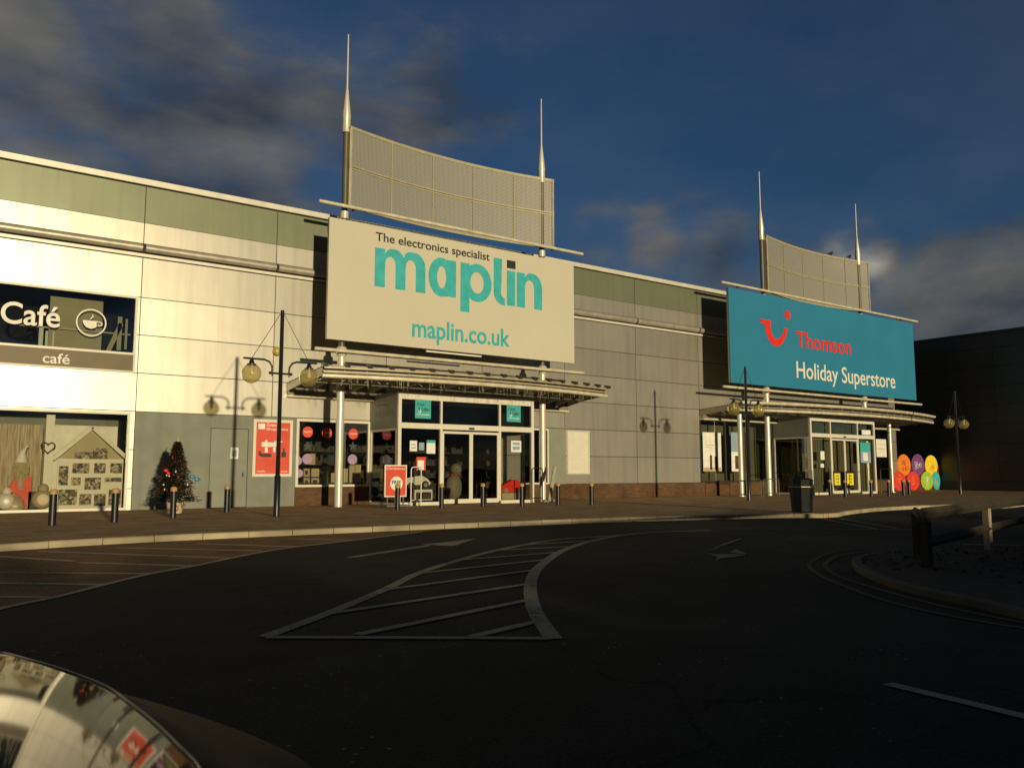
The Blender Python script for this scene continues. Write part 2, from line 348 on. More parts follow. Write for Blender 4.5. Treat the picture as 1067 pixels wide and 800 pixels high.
def textmb(txt, bbox, y, depth=.012, bold=0., shear=0., spacing=1.):
    """flat extruded lettering fitted in world box (x0,x1,z0,z1), face at plane y"""
    cu = bpy.data.curves.new('t', 'FONT'); cu.body = txt; cu.offset = bold; cu.resolution_u = 5; cu.shear = shear; cu.space_character = spacing
    ob = bpy.data.objects.new('t', cu); COL.objects.link(ob)
    dg = bpy.context.evaluated_depsgraph_get(); me = bpy.data.meshes.new_from_object(ob.evaluated_get(dg))
    xs = [v.co.x for v in me.vertices]; ys = [v.co.y for v in me.vertices]
    x0, x1, z0, z1 = bbox; ax, bx, ay, by = min(xs), max(xs), min(ys), max(ys)
    f = lambda p: ((p.x - ax) / (bx - ax) * (x1 - x0) + x0, (p.y - ay) / (by - ay) * (z1 - z0) + z0)
    mb = MB(); N = len(me.vertices)
    fr = [(*f(v.co), 0) for v in me.vertices]
    vs = [(a, y, b) for a, b, _ in fr] + [(a, y + depth, b) for a, b, _ in fr]
    fs = []; edges = {}
    for p in me.polygons:
        q = list(p.vertices); fs.append(q)
        for i in range(len(q)):
            e = (q[i], q[(i + 1) % len(q)])
            if (e[1], e[0]) in edges: del edges[(e[1], e[0])]
            else: edges[e] = 1
    for a, b in edges: fs.append([a, a + N, b + N, b])
    mb.add(vs, fs)
    COL.objects.unlink(ob); bpy.data.objects.remove(ob); bpy.data.curves.remove(cu); bpy.data.meshes.remove(me)
    return mb
def minus(rects, holes):
    for hx0, hx1, hz0, hz1 in holes:
        out = []
        for x0, x1, z0, z1 in rects:
            if hx1 <= x0 or hx0 >= x1 or hz1 <= z0 or hz0 >= z1: out.append((x0, x1, z0, z1)); continue
            if hx0 > x0: out.append((x0, hx0, z0, z1))
            if hx1 < x1: out.append((hx1, x1, z0, z1))
            a, b = max(x0, hx0), min(x1, hx1)
            if hz0 > z0: out.append((a, b, z0, hz0))
            if hz1 < z1: out.append((a, b, hz1, z1))
        rects = out
    return rects

# ------------------------------------------------------------------ ground
RZ = -.12
g = MB(); g.add([(-600, -600, RZ), (900, -600, RZ), (900, 900, RZ), (-600, 900, RZ)], [(0, 1, 2, 3)])
struct(g, 'road', M['asphalt'])
def bez(pts, n=6):
    """Catmull-Rom through pts"""
    P = [Vector(p) for p in pts]; out = []
    for i in range(len(P) - 1):
        p0, p1, p2, p3 = P[max(i - 1, 0)], P[i], P[i + 1], P[min(i + 2, len(P) - 1)]
        for k in range(n):
            t = k / n
            out.append(.5 * ((2 * p1) + (p2 - p0) * t + (2 * p0 - 5 * p1 + 4 * p2 - p3) * t * t + (3 * p1 - p0 - 3 * p2 + p3) * t ** 3))
    out.append(P[-1]); return out
kp = [PZ(x, y, 0) for x, y in [(-60, 571), (0, 567), (100, 561), (204, 556), (300, 552), (400, 548), (461, 545.6), (560, 542), (650, 539), (700, 537.6), (760, 536.2), (840, 534.8), (868, 535), (884, 532), (917, 528.7), (960, 526.5), (1020, 525), (1067, 524)]]
kp = [Vector((-16, 14.3, 0)), Vector((-10, 14.6, 0)), Vector((-5, 14.9, 0))] + [Vector((p.x, p.y, 0)) for p in kp] + [Vector((70, 23, 0))]
kc = bez(kp, 5)
def offset(line, d):
    out = []
    for i, p in enumerate(line):
        t = (line[min(i + 1, len(line) - 1)] - line[max(i - 1, 0)]).normalized(); out.append(p + Vector((-t.y, t.x, 0)) * d)
    return out
inner = offset(kc, .14)
pv = MB()
outl = [(p.x, p.y) for p in inner] + [(70, 70), (-16, 70)]
pv.poly(outl, None, lambda a, b: (a, b, 0), lambda a, b: (a, b, -.3))
struct(pv, 'pavement', M['paving'])
kb = MB(); 
def resample(line, step):
    out = [line[0]]; acc = 0
    for a, b in zip(line[:-1], line[1:]):
        L = (b - a).length; d = step - acc
        while d <= L: out.append(a + (b - a) * (d / L)); d += step
        acc = (acc + L) % step
    return out
ks = resample(kc, .915)
for a, b in zip(ks[:-1], ks[1:]):
    t = (b - a).normalized(); nrm = Vector((-t.y, t.x, 0)); a2 = a + t * .007; b2 = b - t * .007; h = random.uniform(-.004, .004)
    prof = [(-.0, -.3), (-.0, -.018 + h), (.018, .001 + h), (.137, .001 + h), (.137, -.3)]
    vs = [p + nrm * u + Vector((0, 0, w)) for p in (a2, b2) for u, w in prof]
    n_ = len(prof)
    kb.add(vs, [(i, i + 1, i + 1 + n_, i + n_) for i in range(n_ - 1)] + [tuple(range(n_))[::-1], tuple(range(n_, 2 * n_))])
struct(kb, 'kerb', M['kerb'])
gj = MB()   # dark joint strip behind the kerb stones
# parking bay surface
bayline_px = [(-120, 668), (0, 634.5), (57, 622.5), (110, 609), (159, 597.5), (204, 589.5), (239, 582), (277, 574.5), (306, 570.3), (340, 566.3), (385, 561), (440, 554)]
bl = bez([PZ(x, y, RZ) for x, y in bayline_px], 5)
kb_in = [p for p in kc if p.x < bl[-1].x + 1.2 and p.x > -15.5]
by = MB(); zz = RZ + .004
by.poly([(p.x, p.y) for p in bl] + [(p.x, p.y - .01) for p in reversed(kb_in)] + [(-15.5, bl[0].y)], None, lambda a, b: (a, b, zz), lambda a, b: (a, b, zz - .002))
struct(by, 'parking_bay', M['bay'])
# painted markings
def ribbon(mb, pts, w, z):
    ws = w if isinstance(w, list) else [w] * len(pts)
    vs = []
    for i, p in enumerate(pts):
        t = (pts[min(i + 1, len(pts) - 1)] - pts[max(i - 1, 0)]).normalized(); nn = Vector((-t.y, t.x, 0)) * ws[i] / 2
        vs += [(p.x + nn.x, p.y + nn.y, z), (p.x - nn.x, p.y - nn.y, z)]
    mb.add(vs, [(2 * i, 2 * i + 1, 2 * i + 3, 2 * i + 2) for i in range(len(pts) - 1)])
gz = lambda x, y: PZ(x, y, RZ)
mk = MB(); ZP = RZ + .008
ribbon(mk, bl, .10, ZP)
for a, b in [((-80, 575), (78, 585)), ((40, 574.6), (239, 581.7)), ((80, 586.5), (204, 590)), ((-60, 596.5), (159, 598)), ((-60, 607.2), (110, 609.5)), ((-60, 621.8), (57, 623)), ((121, 571), (271, 574)), ((204, 566.5), (306, 570)), ((300, 561.5), (370, 563))]:
    ribbon(mk, [gz(*a), gz(*b)], .13, ZP + .0015)
struct(mk, 'bay_lines', M['baypaint'])
hk = MB()
left = [(275, 664), (338.6, 640.5), (404, 613), (435.6, 597.5), (482, 582.7), (520, 573), (574.8, 563), (621, 559.5), (646.5, 557.4)]
right = [(577, 666), (560, 641.8), (553, 620.7), (554.5, 601.7), (564, 589), (583, 575.5), (608.5, 565.9), (642, 558.7), (671.8, 555.3), (700, 553.8), (740, 552.6)]
ribbon(hk, bez([gz(*p) for p in left]), .13, ZP)
rr = bez([gz(*p) for p in right]); ribbon(hk, rr, [.15] * len(rr), ZP)
ribbon(hk, [gz(277, 664.5), gz(575, 665.6)], .10, ZP + .0015)
for a, b in [((338.6, 640.5), (550, 609)), ((372, 662), (549, 626)), ((492, 664), (560, 648)), ((400, 615), (559, 594)), ((438, 597.5), (568, 583.6)), ((480, 583.6), (583, 575.6)), ((520, 573.5), (596, 569.7)), ((545, 568), (617, 563.8))]:
    ribbon(hk, [gz(*a), gz(*b)], .11, ZP + .003)
struct(hk, 'hatched_road_marking', M['paint'])
ar = MB()
def flatpoly(mb, px): mb.add([(*gz(*p).xy, ZP) for p in px], [tuple(range(len(px)))])
ribbon(ar, [gz(365, 581), gz(452, 567.6)], .17, ZP)
flatpoly(ar, [(438, 567.2), (451, 568.6), (473, 569), (495.5, 561.2), (452, 566.3)])
struct(ar, 'road_arrow_marking', M['paint'])
ar = MB()
for q in [[(735, 575.5), (746, 572.2), (752, 569.6), (760, 566.5), (774, 561.5), (770, 561.5), (754, 566.5), (748, 569.8)], [(735, 575.7), (744, 577.6), (765, 577.5), (777, 578.8), (766, 580.8), (752, 582), (745, 584.6), (748, 580.5), (741, 578)], [(760, 575.6), (767, 572.6), (771, 574.6), (778, 576.6), (777, 578)]]:
    ar.poly([tuple(gz(*p).xy) for p in q], None, lambda a, b: (a, b, ZP + .002), lambda a, b: (a, b, ZP))
struct(ar, 'turn_arrow_marking', M['paint'])
lm = MB()
for q in ([(858, 541), (914, 551.3)], [(876, 540.5), (935, 550.6)], [(800, 551.2), (952, 551.4)], [(1003, 567.3), (1062, 568)], [(925, 713), (1075, 749)]):
    ribbon(lm, [gz(*q[0]), gz(*q[1])], .10 if q[0][0] != 800 else .06, ZP + .001 * random.random())
struct(lm, 'lane_lines', M['paint'])
dl = MB()
ribbon(dl, bez([gz(*p) for p in [(905, 571.5), (890, 573), (872, 575), (855, 580), (843, 588.7), (855, 600), (890, 615), (927.5, 627.5), (980, 640), (1040, 651), (1067, 655), (1140, 667)]]), .07, ZP)
ribbon(dl, bez([gz(*p) for p in [(905, 575), (890, 576.5), (872, 580), (860, 589), (872, 600), (897, 608.7), (940, 621), (990, 633.7), (1067, 649.5), (1140, 663)]]), .07, ZP)
struct(dl, 'double_yellow_lines', M['paintyellow'])
# planted island with its kerb
ipx = [(1130, 648), (1067, 631.5), (1020, 621), (977, 612.5), (945, 605.5), (922, 599), (904, 592), (890, 584), (889, 577.5), (905, 573.3), (945, 571), (1000, 570), (1067, 569.5), (1300, 569.5)]
ip = [PZ(x, y, 0) for x, y in ipx]; ip = bez(ip, 4)
isl = MB(); cen = Vector((14.5, 5.6, 0))
inn = offset(ip, -.12)
isl.poly([(p.x, p.y) for p in inn][::-1], None, lambda a, b: (a, b, -.045), lambda a, b: (a, b, -.3))
struct(isl, 'planted_island', M['soil'])
ik = MB()
for a, b in zip(ip[:-1], ip[1:]):
    t = (b - a).normalized(); nn = Vector((-t.y, t.x, 0))
    prof = [(0, -.3), (0, -.055), (-.015, -.04), (-.118, -.04), (-.118, -.3)]
    vs = [p + nn * u + Vector((0, 0, w)) for p in (a, b) for u, w in prof]
    ik.add(vs, [(i, i + 1, i + 6, i + 5) for i in range(4)])
struct(ik, 'island_kerb', mat('worn dark kerb', (.06, .05, .03), .85, 0, .3, 4))
lf = MB()
for i in range(2600):
    k = random.random(); x = random.uniform(10.2, 20); y = random.uniform(3.2, 8.2)
    c = Vector((x, y, 0))
    # inside test by nearest rings
    ins = False; j = len(inn) - 1
    for q in range(len(inn)):
        a, b = inn[q], inn[j]
        if (a.y > y) != (b.y > y) and x < (b.x - a.x) * (y - a.y) / (b.y - a.y) + a.x: ins = not ins
        j = q
    if not ins: continue
    s = random.uniform(.02, .05); an = random.random() * 6.3; tl = random.uniform(-.5, .5)
    u = Vector((math.cos(an), math.sin(an), tl)) * s; w = Vector((-math.sin(an), math.cos(an), random.uniform(-.3, .6))) * s * .6
    c.z = random.uniform(-.04, .01)
    lf.add([c - u, c + w, c + u, c - w], [(0, 1, 2, 3)])
lo = lf.build('leaf_litter', mat('dead leaves', (.045, .032, .015), .9, 0, .5, 20)); lo['kind'] = 'stuff'; lo['label'] = 'dark dead leaves and low growth on the traffic island'; lo['category'] = 'leaf litter'

# ------------------------------------------------------------------ main retail building
XE = 51.8; XW = -22.0; ZT = 10.93
bld = thing('retail_building', 'long cream metal clad retail unit with green frieze, grey and brick base', 'building', (XW, D, 0))
cols_x = [5.82 + 4.52 * k for k in range(-6, 11)]
cols_x = [XW] + cols_x + [XE]
rows_z = [.68, 1.93, 3.17, 4.43, 5.69, 6.94, 8.28]
GAP = .026
W_low = (-8.0, 5.68, .0, 3.13)
W_up = (-4.0, 5.74, 4.43, 6.95)
PLINTH = (5.82, 11.28, 0, 3.17)
W2 = (11.30, 14.2, .68, 3.12)
P1 = (14.2, 20.4, 0, 4.0)       # porch opening
W3 = (21.55, 22.95, .68, 3.12)
GP = (22.97, 23.93, .68, 3.15)
T1 = (32.9, 38.9, .68, 3.95)
P2 = (38.9, 45.2, 0, 4.0)
T3 = (45.2, 51.2, .68, 3.95)
holes = [W_low, W_up, PLINTH, W2, P1, W3, GP, T1, P2, T3, (XW, 5.82, 0, .68)]
cl = MB()
for i in range(len(cols_x) - 1):
    for j in range(len(rows_z) - 1):
        x0, x1, z0, z1 = cols_x[i] + GAP / 2, cols_x[i + 1] - GAP / 2, rows_z[j] + GAP / 2, rows_z[j + 1] - GAP / 2
        for r in minus([(x0, x1, z0, z1)], [h for h in holes if h is not holes[-1]]):
            cl.box(r[0], r[1], D, D + .05, r[2], r[3])
for i in range(len(cols_x) - 1):
    cl.box(cols_x[i] + GAP / 2, cols_x[i + 1] - GAP / 2, D, D + .05, 8.76, 9.45)
for r in minus([(XW, 5.82 - .01, .0, .67)], [W_low]): cl.box(r[0], r[1], D, D + .05, r[2], r[3])
cl.build('cladding', M['clad'], bld)
fz = MB()
for i in range(len(cols_x) - 1): fz.box(cols_x[i] + GAP / 2, cols_x[i + 1] - GAP / 2, D + .004, D + .05, 9.465, 10.70)
fz.build('frieze', M['frieze'], bld)
core = MB()
ch = [W_low, W_up, W2, P1, W3, T1, P2, T3]
for r in minus([(XW, XE, -.3, 10.72)], ch): core.box(r[0], r[1], D + .051, D + .25, r[2], r[3])
core.box(XW, XE, D + .051, 70, 10.72, 10.74); core.box(XW, XW + .2, D + .25, 70, 0, 10.72); core.box(XE - .2, XE, D + .25, 70, 0, 10.72); core.box(XW, XE, 69.8, 70, 0, 10.72)
core.build('wall_core', M['dark'], bld)
tr = MB(); tr.box(XW - .1, XE + .1, D - .12, D + .4, 10.735, 10.93); tr.build('parapet_trim', M['trim'], bld)
le = MB(); le.box(XW, XE, D - .05, D + .05, 8.30, 8.40); le.build('ledge', M['trim'], bld)
rc = MB(); rc.box(XW, XE, D + .03, D + .05, 8.40, 8.76); rc.build('recess', M['dark'], bld)
for i in range(len(cols_x) - 1):
    a, b = cols_x[i] + .05, cols_x[i + 1] - .05
    if b - a < .4: continue
    t_ = MB(); t_.tube([(a, D - .07, 8.59), (b, D - .07, 8.59)], .135, 16); t_.build('tube_rail', M['rail'], bld)
# skins of the base
pl = MB()
DOOR = (8.26, 9.52, .0, 2.69)
for r in minus([(5.83, 11.27, 0, 3.165)], [(DOOR[0] - .02, DOOR[1] + .02, 0, DOOR[3] + .02)]): pl.box(r[0], r[1], D + .002, D + .05, r[2], r[3])
pl.build('render_plinth', M['plinth'], bld)
dr = MB(); dr.box(DOOR[0], DOOR[1], D + .012, D + .045, .015, DOOR[3]); dro = dr.build('door', M['door'], bld)
hd = MB(); hd.box(DOOR[1] - .16, DOOR[1] - .12, D - .04, D + .013, 1.05, 1.2); hd.build('handle', M['darkframe'], dro)
bk = MB()
for a, b in ((11.28, 14.2), (20.4, 38.9), (45.2, XE)): bk.box(a, b, D - .01, D + .05, 0, .67)
bk.build('brick_plinth', M['brick'], bld)
ca = MB()
for a, b in ((11.28, 14.2), (20.4, 38.9), (45.2, XE)): ca.box(a, b, D - .03, D + .05, .672, .70) if a < 12 else None
ca.build('plinth_sill', M['white'], bld)
gpn = MB(); gpn.box(GP[0], GP[1], D + .01, D + .05, GP[2], GP[3]); gpn.build('infill_panel', M['greypanel'], bld)
# interiors: closed dark rooms
def room(x0, x1, y1, z0, z1):
    rm = MB(); y0 = D + .255
    rm.box(x0 - .05, x0, y0, y1, z0, z1); rm.box(x1, x1 + .05, y0, y1, z0, z1); rm.box(x0, x1, y1, y1 + .05, z0, z1)
    rm.box(x0, x1, y0, y1, z0 - .05, z0 - .001); rm.box(x0, x1, y0, y1, z1, z1 + .05); rm.build('shop_interior', M['interior'], bld)
room(-8, 5.7, D + 1.6, .02, 3.13); room(-4, 5.74, D + 2.4, 4.43, 6.95); room(11.0, 23.0, D + 14, .02, 4.0); room(32.9, 51.2, D + 10, .02, 3.98)
pt = MB(); pt.box(32.95, 51.1, D + 1.3, D + 1.35, .03, 3.9); pt.build('partition_wall', mat('olive partition', (.13, .125, .075), .8, 0, .15, 1.5, streak=.3), bld)
def window(rect, mull_x=(), mull_z=(), fw=.07, fm='white', gm='glass', y=D, parent=None, rail=0):
    x0, x1, z0, z1 = rect; fr = MB(); y0, y1 = y - .02, y + .09
    fr.box(x0, x0 + fw, y0, y1, z0, z1); fr.box(x1 - fw, x1, y0, y1, z0, z1)
    fr.box(x0 + fw, x1 - fw, y0, y1, z1 - fw, z1); fr.box(x0 + fw, x1 - fw, y0, y1, z0, z0 + fw)
    for m_ in mull_x: fr.box(m_ - fw / 2, m_ + fw / 2, y0 + .004, y1 - .004, z0 + fw, z1 - fw)
    for m_ in mull_z:
        fr.box(x0 + fw, x1 - fw, y0 + .008, y1 - .008, m_ - fw / 2, m_ + fw / 2)
    o = fr.build('window', M[fm], parent or bld)
    p = MB(); p.box(x0 + fw, x1 - fw, y + .03, y + .04, z0 + fw, z1 - fw); p.build('pane', M[gm], o)
    return o
w_low = window(W_low, (-2.6,), (), .08)
w_up = window((W_up[0], W_up[1], 5.0, W_up[3]), (-1.6,), (), .075, gm='glassdark')
window(W2, (), (), .07); window(W3, (), (), .07)
window(T1, (34.9, 36.9), (), .09, 'darkframe'); window(T3, (46.6, 48.3), (), .09, 'darkframe')
# fascia board with small word below the upper window
fb = MB(); fb.box(W_up[0], W_up[1], D - .015, D + .06, 4.45, 4.995); fbo = fb.build('fascia_board', M['fasciabrown'], bld)
fr = MB(); fr.box(W_up[0], W_up[1], D - .03, D + .03, 4.43, 4.475); fr.box(W_up[1] - .07, W_up[1], D - .032, D + .03, 4.475, 4.99); fr.build('frame', M['white'], fbo)
a = PY(44.6, 377); b = PY(72.6, 378)
textmb('café', (PY(44.6, 370).x, PY(72.8, 370).x, 4.55, 4.87), D - .023, .006, .01).build('lettering', M['cream'], fbo)
lt = textmb('Café', (PY(.5, 330).x, PY(63, 330).x, PY(20, 338).z, 6.36), D + .022, .006, .014); lt.build('lettering', M['cream'], w_up)
cc = PY(95.3, 336); cu_ = MB()
N = 32
def ringpts(cx, cz, rx, rz, n=N, a0=0, a1=2 * math.pi): return [(cx + rx * math.cos(a0 + (a1 - a0) * k / n), cz + rz * math.sin(a0 + (a1 - a0) * k / n)) for k in range(n)]
yf = D + .022
mp0 = lambda a, b: (a, yf, b); mp1 = lambda a, b: (a, yf + .006, b)
cu_.poly(ringpts(cc.x, cc.z, .44, .44), [ringpts(cc.x, cc.z, .40, .40)[::-1]], mp0, mp1)
cu_.poly([(cc.x + x_, cc.z + z_) for x_, z_ in [(-.25, .06), (-.22, -.06), (-.14, -.16), (0, -.2), (.12, -.16), (.19, -.06), (.22, .06)][::1]], None, mp0, mp1)
cu_.poly(ringpts(cc.x + .24, cc.z - .02, .09, .07), [ringpts(cc.x + .24, cc.z - .02, .055, .04)[::-1]], mp0, mp1)
cu_.poly([(cc.x - .05, cc.z + .1), (cc.x - .02, cc.z + .1), (cc.x + .06, cc.z + .2), (cc.x + .02, cc.z + .28), (cc.x + .02, cc.z + .2)], None, mp0, mp1)
cu_.build('cup_sticker', M['cream'], w_up)

# things seen through the upper window
o = MB(); p0 = PY(53, 330); p1 = PY(109, 330); o.box(p0.x, p1.x, D + .35, D + .4, 5.08, 6.72)
o.top('notice_board', M['beige'], 'plain beige board standing behind the upper window', 'board', (p0.x, D + .35, 5.08))
o = MB(); o.box(p0.x - .9, 5.6, D + .24, D + .30, 5.68, 5.72); o.top('shelf', M['screenframe'], 'thin shelf running behind the upper window lettering', 'shelf', (p0.x, D + .24, 5.68))
for k, (x_, zb, h_, w_, lean) in enumerate([(44, 5.08, .62, .12, 0), (50, 5.08, .5, .07, 0), (57, 5.08, .5, .05, 0), (115, 5.08, .95, .14, .35), (126, 5.15, 1.1, .13, 0), (133, 5.2, 1.0, .07, 0)]):
    X_ = PY(x_, 340).x; o = MB(); o.bar((X_, D + .2, zb), (X_ + lean, D + .2, zb + h_), w_, .05, (0, 1, 0))
    o.top('upright_pole', M['cream'] if k < 3 else M['beige'], ['pale post at the left end of the upper window shelf', 'short thin rod beside the pale post upstairs', 'second thin rod left of the beige board', 'slanting board leaning right of the beige board', 'wide upright slat near the right frame upstairs', 'narrow upright slat nearest the right frame upstairs'][k], 'upright', (X_, D + .2, zb), 'odds and ends behind the upper window')

# ---- display behind the lower left window
def pxrect(x0, x1, y0, y1, Y): return PY(x0, (y0 + y1) / 2, Y).x, PY(x1, (y0 + y1) / 2, Y).x, PY((x0 + x1) / 2, y1, Y).z, PY((x0 + x1) / 2, y0, Y).z
YD = D + .45
o = MB(); o.box(-7.9, 5.6, D + 1.5, D + 1.55, .1, 3.0); o.build('display_backing', M['plinth'], bld)
o = MB(); x0, x1, z0, z1 = pxrect(-60, 43, 441, 529, YD + .2); o.box(x0, x1, YD + .2, YD + .25, .1, z1)
o.top('display_banner', M['planks'], 'banner printed with weathered wooden planks inside the lower left window', 'banner', (x0, YD + .2, .1))
o = MB(); x0, x1, _, z1 = pxrect(46, 55, 432, 529, YD - .05); o.box(x0, x1, YD - .05, YD + .05, .06, z1)
o.top('white_post', M['white'], 'tall white wooden post between the plank banner and the house shelf', 'post', (x0, YD - .05, .06))
hp = PY(50, 466, YD - .1); ht = MB(); pts = []
for k in range(25):
    t = 2 * math.pi * k / 24; pts.append(hp + Vector((.012 * 16 * math.sin(t) ** 3, 0, .012 * (13 * math.cos(t) - 5 * math.cos(2 * t) - 2 * math.cos(3 * t) - math.cos(4 * t)))))
ht.tube(pts, .022, 6, False); ht.top('heart_wreath', mat('twig', (.05, .035, .02), .8), 'brown twig heart hanging on the white window post', 'wreath', hp)
hs = thing('house_shelf', 'large white house shaped shelf with gabled roof and photo openings', 'shelf unit', (PY(58, 500, YD).x, YD, .05))
x0, x1, z0, z1 = pxrect(59, 127.5, 478, 529, YD)
ops = [(75.5, 93, 482.5, 493), (98, 110, 482.5, 493), (115, 129, 482.5, 493), (61, 71, 485.5, 505.5), (74, 84, 497.5, 505.5), (88, 105, 497.5, 510), (109, 127, 497.5, 502), (60.5, 80, 510, 526), (82.5, 95, 514.5, 526), (98, 110, 514.5, 527), (113, 127.5, 510, 526)]
orr = []
for q in ops:
    a0, a1, b0, b1 = pxrect(*q, YD); orr.append((max(a0, x0 + .03), min(a1, x1 - .03), b0, b1))
bd = MB()
for r in minus([(x0, x1, .06, z1)], orr): bd.box(r[0], r[1], YD, YD + .04, r[2], r[3])
bd.build('board', M['white'], hs)
for r in orr:
    q = MB(); q.box(r[0], r[1], YD + .06, YD + .09, r[2], r[3]); q.build('photo_print', M['collage'], hs)
rf = MB(); ap = PY(101, 445, YD); e0 = PY(54, 477, YD); e1 = PY(129.5, 470, YD); e1 = Vector((min(e1.x, x1 + .02), YD, z1 + .02))
e0 = Vector((x0 - .15, YD, z1 - .02)); ap = Vector(((e0.x + e1.x) / 2 + .05, YD, ap.z))
rf.bar(e0, ap, .12, .13, (0, 1, 0)); rf.bar(ap, e1 + Vector((.1, 0, 0)), .12, .13, (0, 1, 0)); rf.build('roof', M['white'], hs)
gb = MB(); gb.add([(x0 + .02, YD + .05, z1), (x1, YD + .05, z1), (ap.x, YD + .05, ap.z - .1)], [(0, 1, 2)]); gb.add([(x0 + .02, YD + .08, z1), (ap.x, YD + .08, ap.z - .1), (x1, YD + .08, z1)], [(0, 1, 2)]); gb.build('gable_back', M['beige'], hs)
for (q0, q1, q2, q3) in [(78, 96, 470, 477), (97, 112, 466, 477)]:
    a0, a1, b0, b1 = pxrect(q0, q1, q2, q3, YD); q = MB(); q.box(a0, a1, YD - .05, YD + .045, z1 + .0, z1 + .0 + (b1 - b0)); q.build('gable_box', M['collage'], hs)
o = MB(); x0, x1, z0, z1 = pxrect(55, 122, 443.5, 480, YD + .3); o.box(x0, x1, YD + .3, YD + .34, .5, z1); o.top('cream_panel', M['cream'], 'plain cream panel standing behind the house shaped shelf', 'panel', (x0, YD + .3, .5))
# gift figures
def fig(name, label, cat, parts, loc):
    t = thing(name, label, cat, loc)
    for nm, mb, m_ in parts: mb.build(nm, m_, t)
    return t
gx = PY(21, 515, D + .25); 
bgf = MB()
bgf.poly([(gx.x + a, .35 + b) for a, b in [(-.34, .35), (-.12, .75), (.02, .64), (.18, .78), (.28, .70), (.3, .05), (.26, -.25), (.05, -.25), (.02, .1)]], None, lambda a, b: (a, D + .25, b), lambda a, b: (a, D + .4, b))
sf = MB(); sf.sphere((gx.x - .12, D + .3, .22), .26, 14, 8); sf.sphere((gx.x - .02, D + .3, 1.35), .2, 14, 8, (1, .6, 1.5)); sf.tube([(gx.x + .0, D + .32, .7), (gx.x, D + .32, 1.2)], .1, 8)
hat = MB(); hat.tube([(gx.x - .02, D + .3, 1.5), (gx.x - .02, D + .3, 1.56), (gx.x + .0, D + .3, 1.8), (gx.x + .1, D + .3, 1.98)], [.19, .17, .09, .02], 12); hat.sphere((gx.x + .11, D + .3, 1.99), .05, 8, 6)
random.seed(9)
for v_ in sf.v: v_ += Vector((random.uniform(-.03, .03), random.uniform(-.03, .03), random.uniform(-.05, .03)))
for k in range(260):
    a_ = random.random() * 6.28; b_ = random.uniform(-1.2, 1.3); c_ = Vector((gx.x - .02 + .2 * math.cos(a_) * math.cos(b_), D + .3 - abs(.13 * math.sin(a_) * math.cos(b_)), 1.33 + .3 * math.sin(b_))); sf.add([c_, c_ + Vector((random.uniform(-.05, .05), -.05, -.12)), c_ + Vector((.03, -.02, 0))], [(0, 1, 2)])
fig('christmas_figure', 'red coated christmas figure with pale shaggy head in the lower left window', 'figure', [('coat', bgf, M['poster']), ('head', sf, M['beige']), ('hat', hat, M['cream'])], (gx.x, D + .3, 0))
for k, (px_, py_, r_, lab) in enumerate([(6, 521, .26, 'round cream snowman head at the far left of the window'), (44, 517, .3, 'round wicker sphere beside the white post')]):
    c = PY(px_, py_, D + .28); q = MB(); q.sphere((c.x, c.y, r_ + .08), r_, 16, 10); q.sphere((c.x + .02, c.y, r_ * 2.1 + .08), r_ * .5, 12, 8)
    q.top('window_figure', M['beige'] if k else M['cream'], lab, 'figure', (c.x, c.y, .08))
pk = MB(); x0, x1, z0, z1 = pxrect(29, 37, 512, 531, D + .3); pk.box(x0, x1, D + .25, D + .4, .1, z1); pk.top('gift_box', mat('dark green wrap', (.02, .03, .02), .6), 'dark green box next to the red christmas figure', 'box', (x0, D + .25, .1))

# poster on grey wall
def flatbox(name, rect, y, m, label, cat, th=.02, group=None): 
    q = MB(); q.box(rect[0], rect[1], y - th, y, rect[2], rect[3]); return q.top(name, m, label, cat, (rect[0], y - th, rect[2]), group)
po = thing('wall_poster', 'large red poster in a white frame on the grey wall right of the door', 'poster', (9.72, D, 1.06))
q = MB(); q.box(9.70, 11.13, D - .03, D - .001, 1.05, 3.07); q.build('frame', M['white'], po)
q = MB(); q.box(9.80, 11.03, D - .034, D - .0305, 1.15, 2.97); q.build('print', M['poster'], po)
q = MB(); yy = D - .04
q.box(9.86, 10.10, yy, yy + .005, 2.72, 2.92)
q.build('print_block', M['cream'], po)
tx = textmb('Christmas', (10.16, 10.6, 2.82, 2.94), yy, .005, .01); tx.build('lettering', M['cream'], po)
tx = textmb('Shop Here', (10.16, 10.95, 2.66, 2.78), yy, .005, .01); tx.build('lettering', M['cream'], po)
tx = textmb('maplin', (9.86, 10.16, 1.19, 1.28), yy, .005, .01); tx.build('lettering', M['cream'], po)
tx = textmb('.co.uk', (10.72, 10.97, 1.20, 1.27), yy, .005, .01); tx.build('lettering', M['cream'], po)
q = MB(); random.seed(3)
q.box(10.0, 10.62, yy, yy + .005, 2.1, 2.26); q.box(10.12, 10.2, yy - .001, yy + .005, 2.26, 2.33); q.box(10.45, 10.75, yy, yy + .005, 2.27, 2.31); q.box(10.12, 10.22, yy, yy + .005, 1.9, 2.09); q.box(10.42, 10.5, yy, yy + .005, 1.92, 2.09)
q.build('pale_picture', M['cream'], po)
q = MB(); q.box(9.98, 10.36, yy - .002, yy + .003, 1.74, 1.86); q.box(9.9, 9.99, yy, yy + .003, 1.78, 1.95); q.build('dark_picture', M['ink'], po)
q = MB(); q.box(10.72, 10.9, yy, yy + .003, 1.74, 1.92); q.box(10.78, 10.84, yy - .001, yy + .003, 1.92, 2.06); q.build('dark_picture', M['ink'], po)
no = thing('door_notice', 'small white paper notice with blue print stuck on the grey door', 'notice', (8.85, D, 1.9))
x0, x1, z0, z1 = pxrect(240.2, 248.4, 466, 478, D); q = MB(); q.box(x0, x1, D - .002, D + .01, z0, z1); q.build('sheet', M['paper'], no)
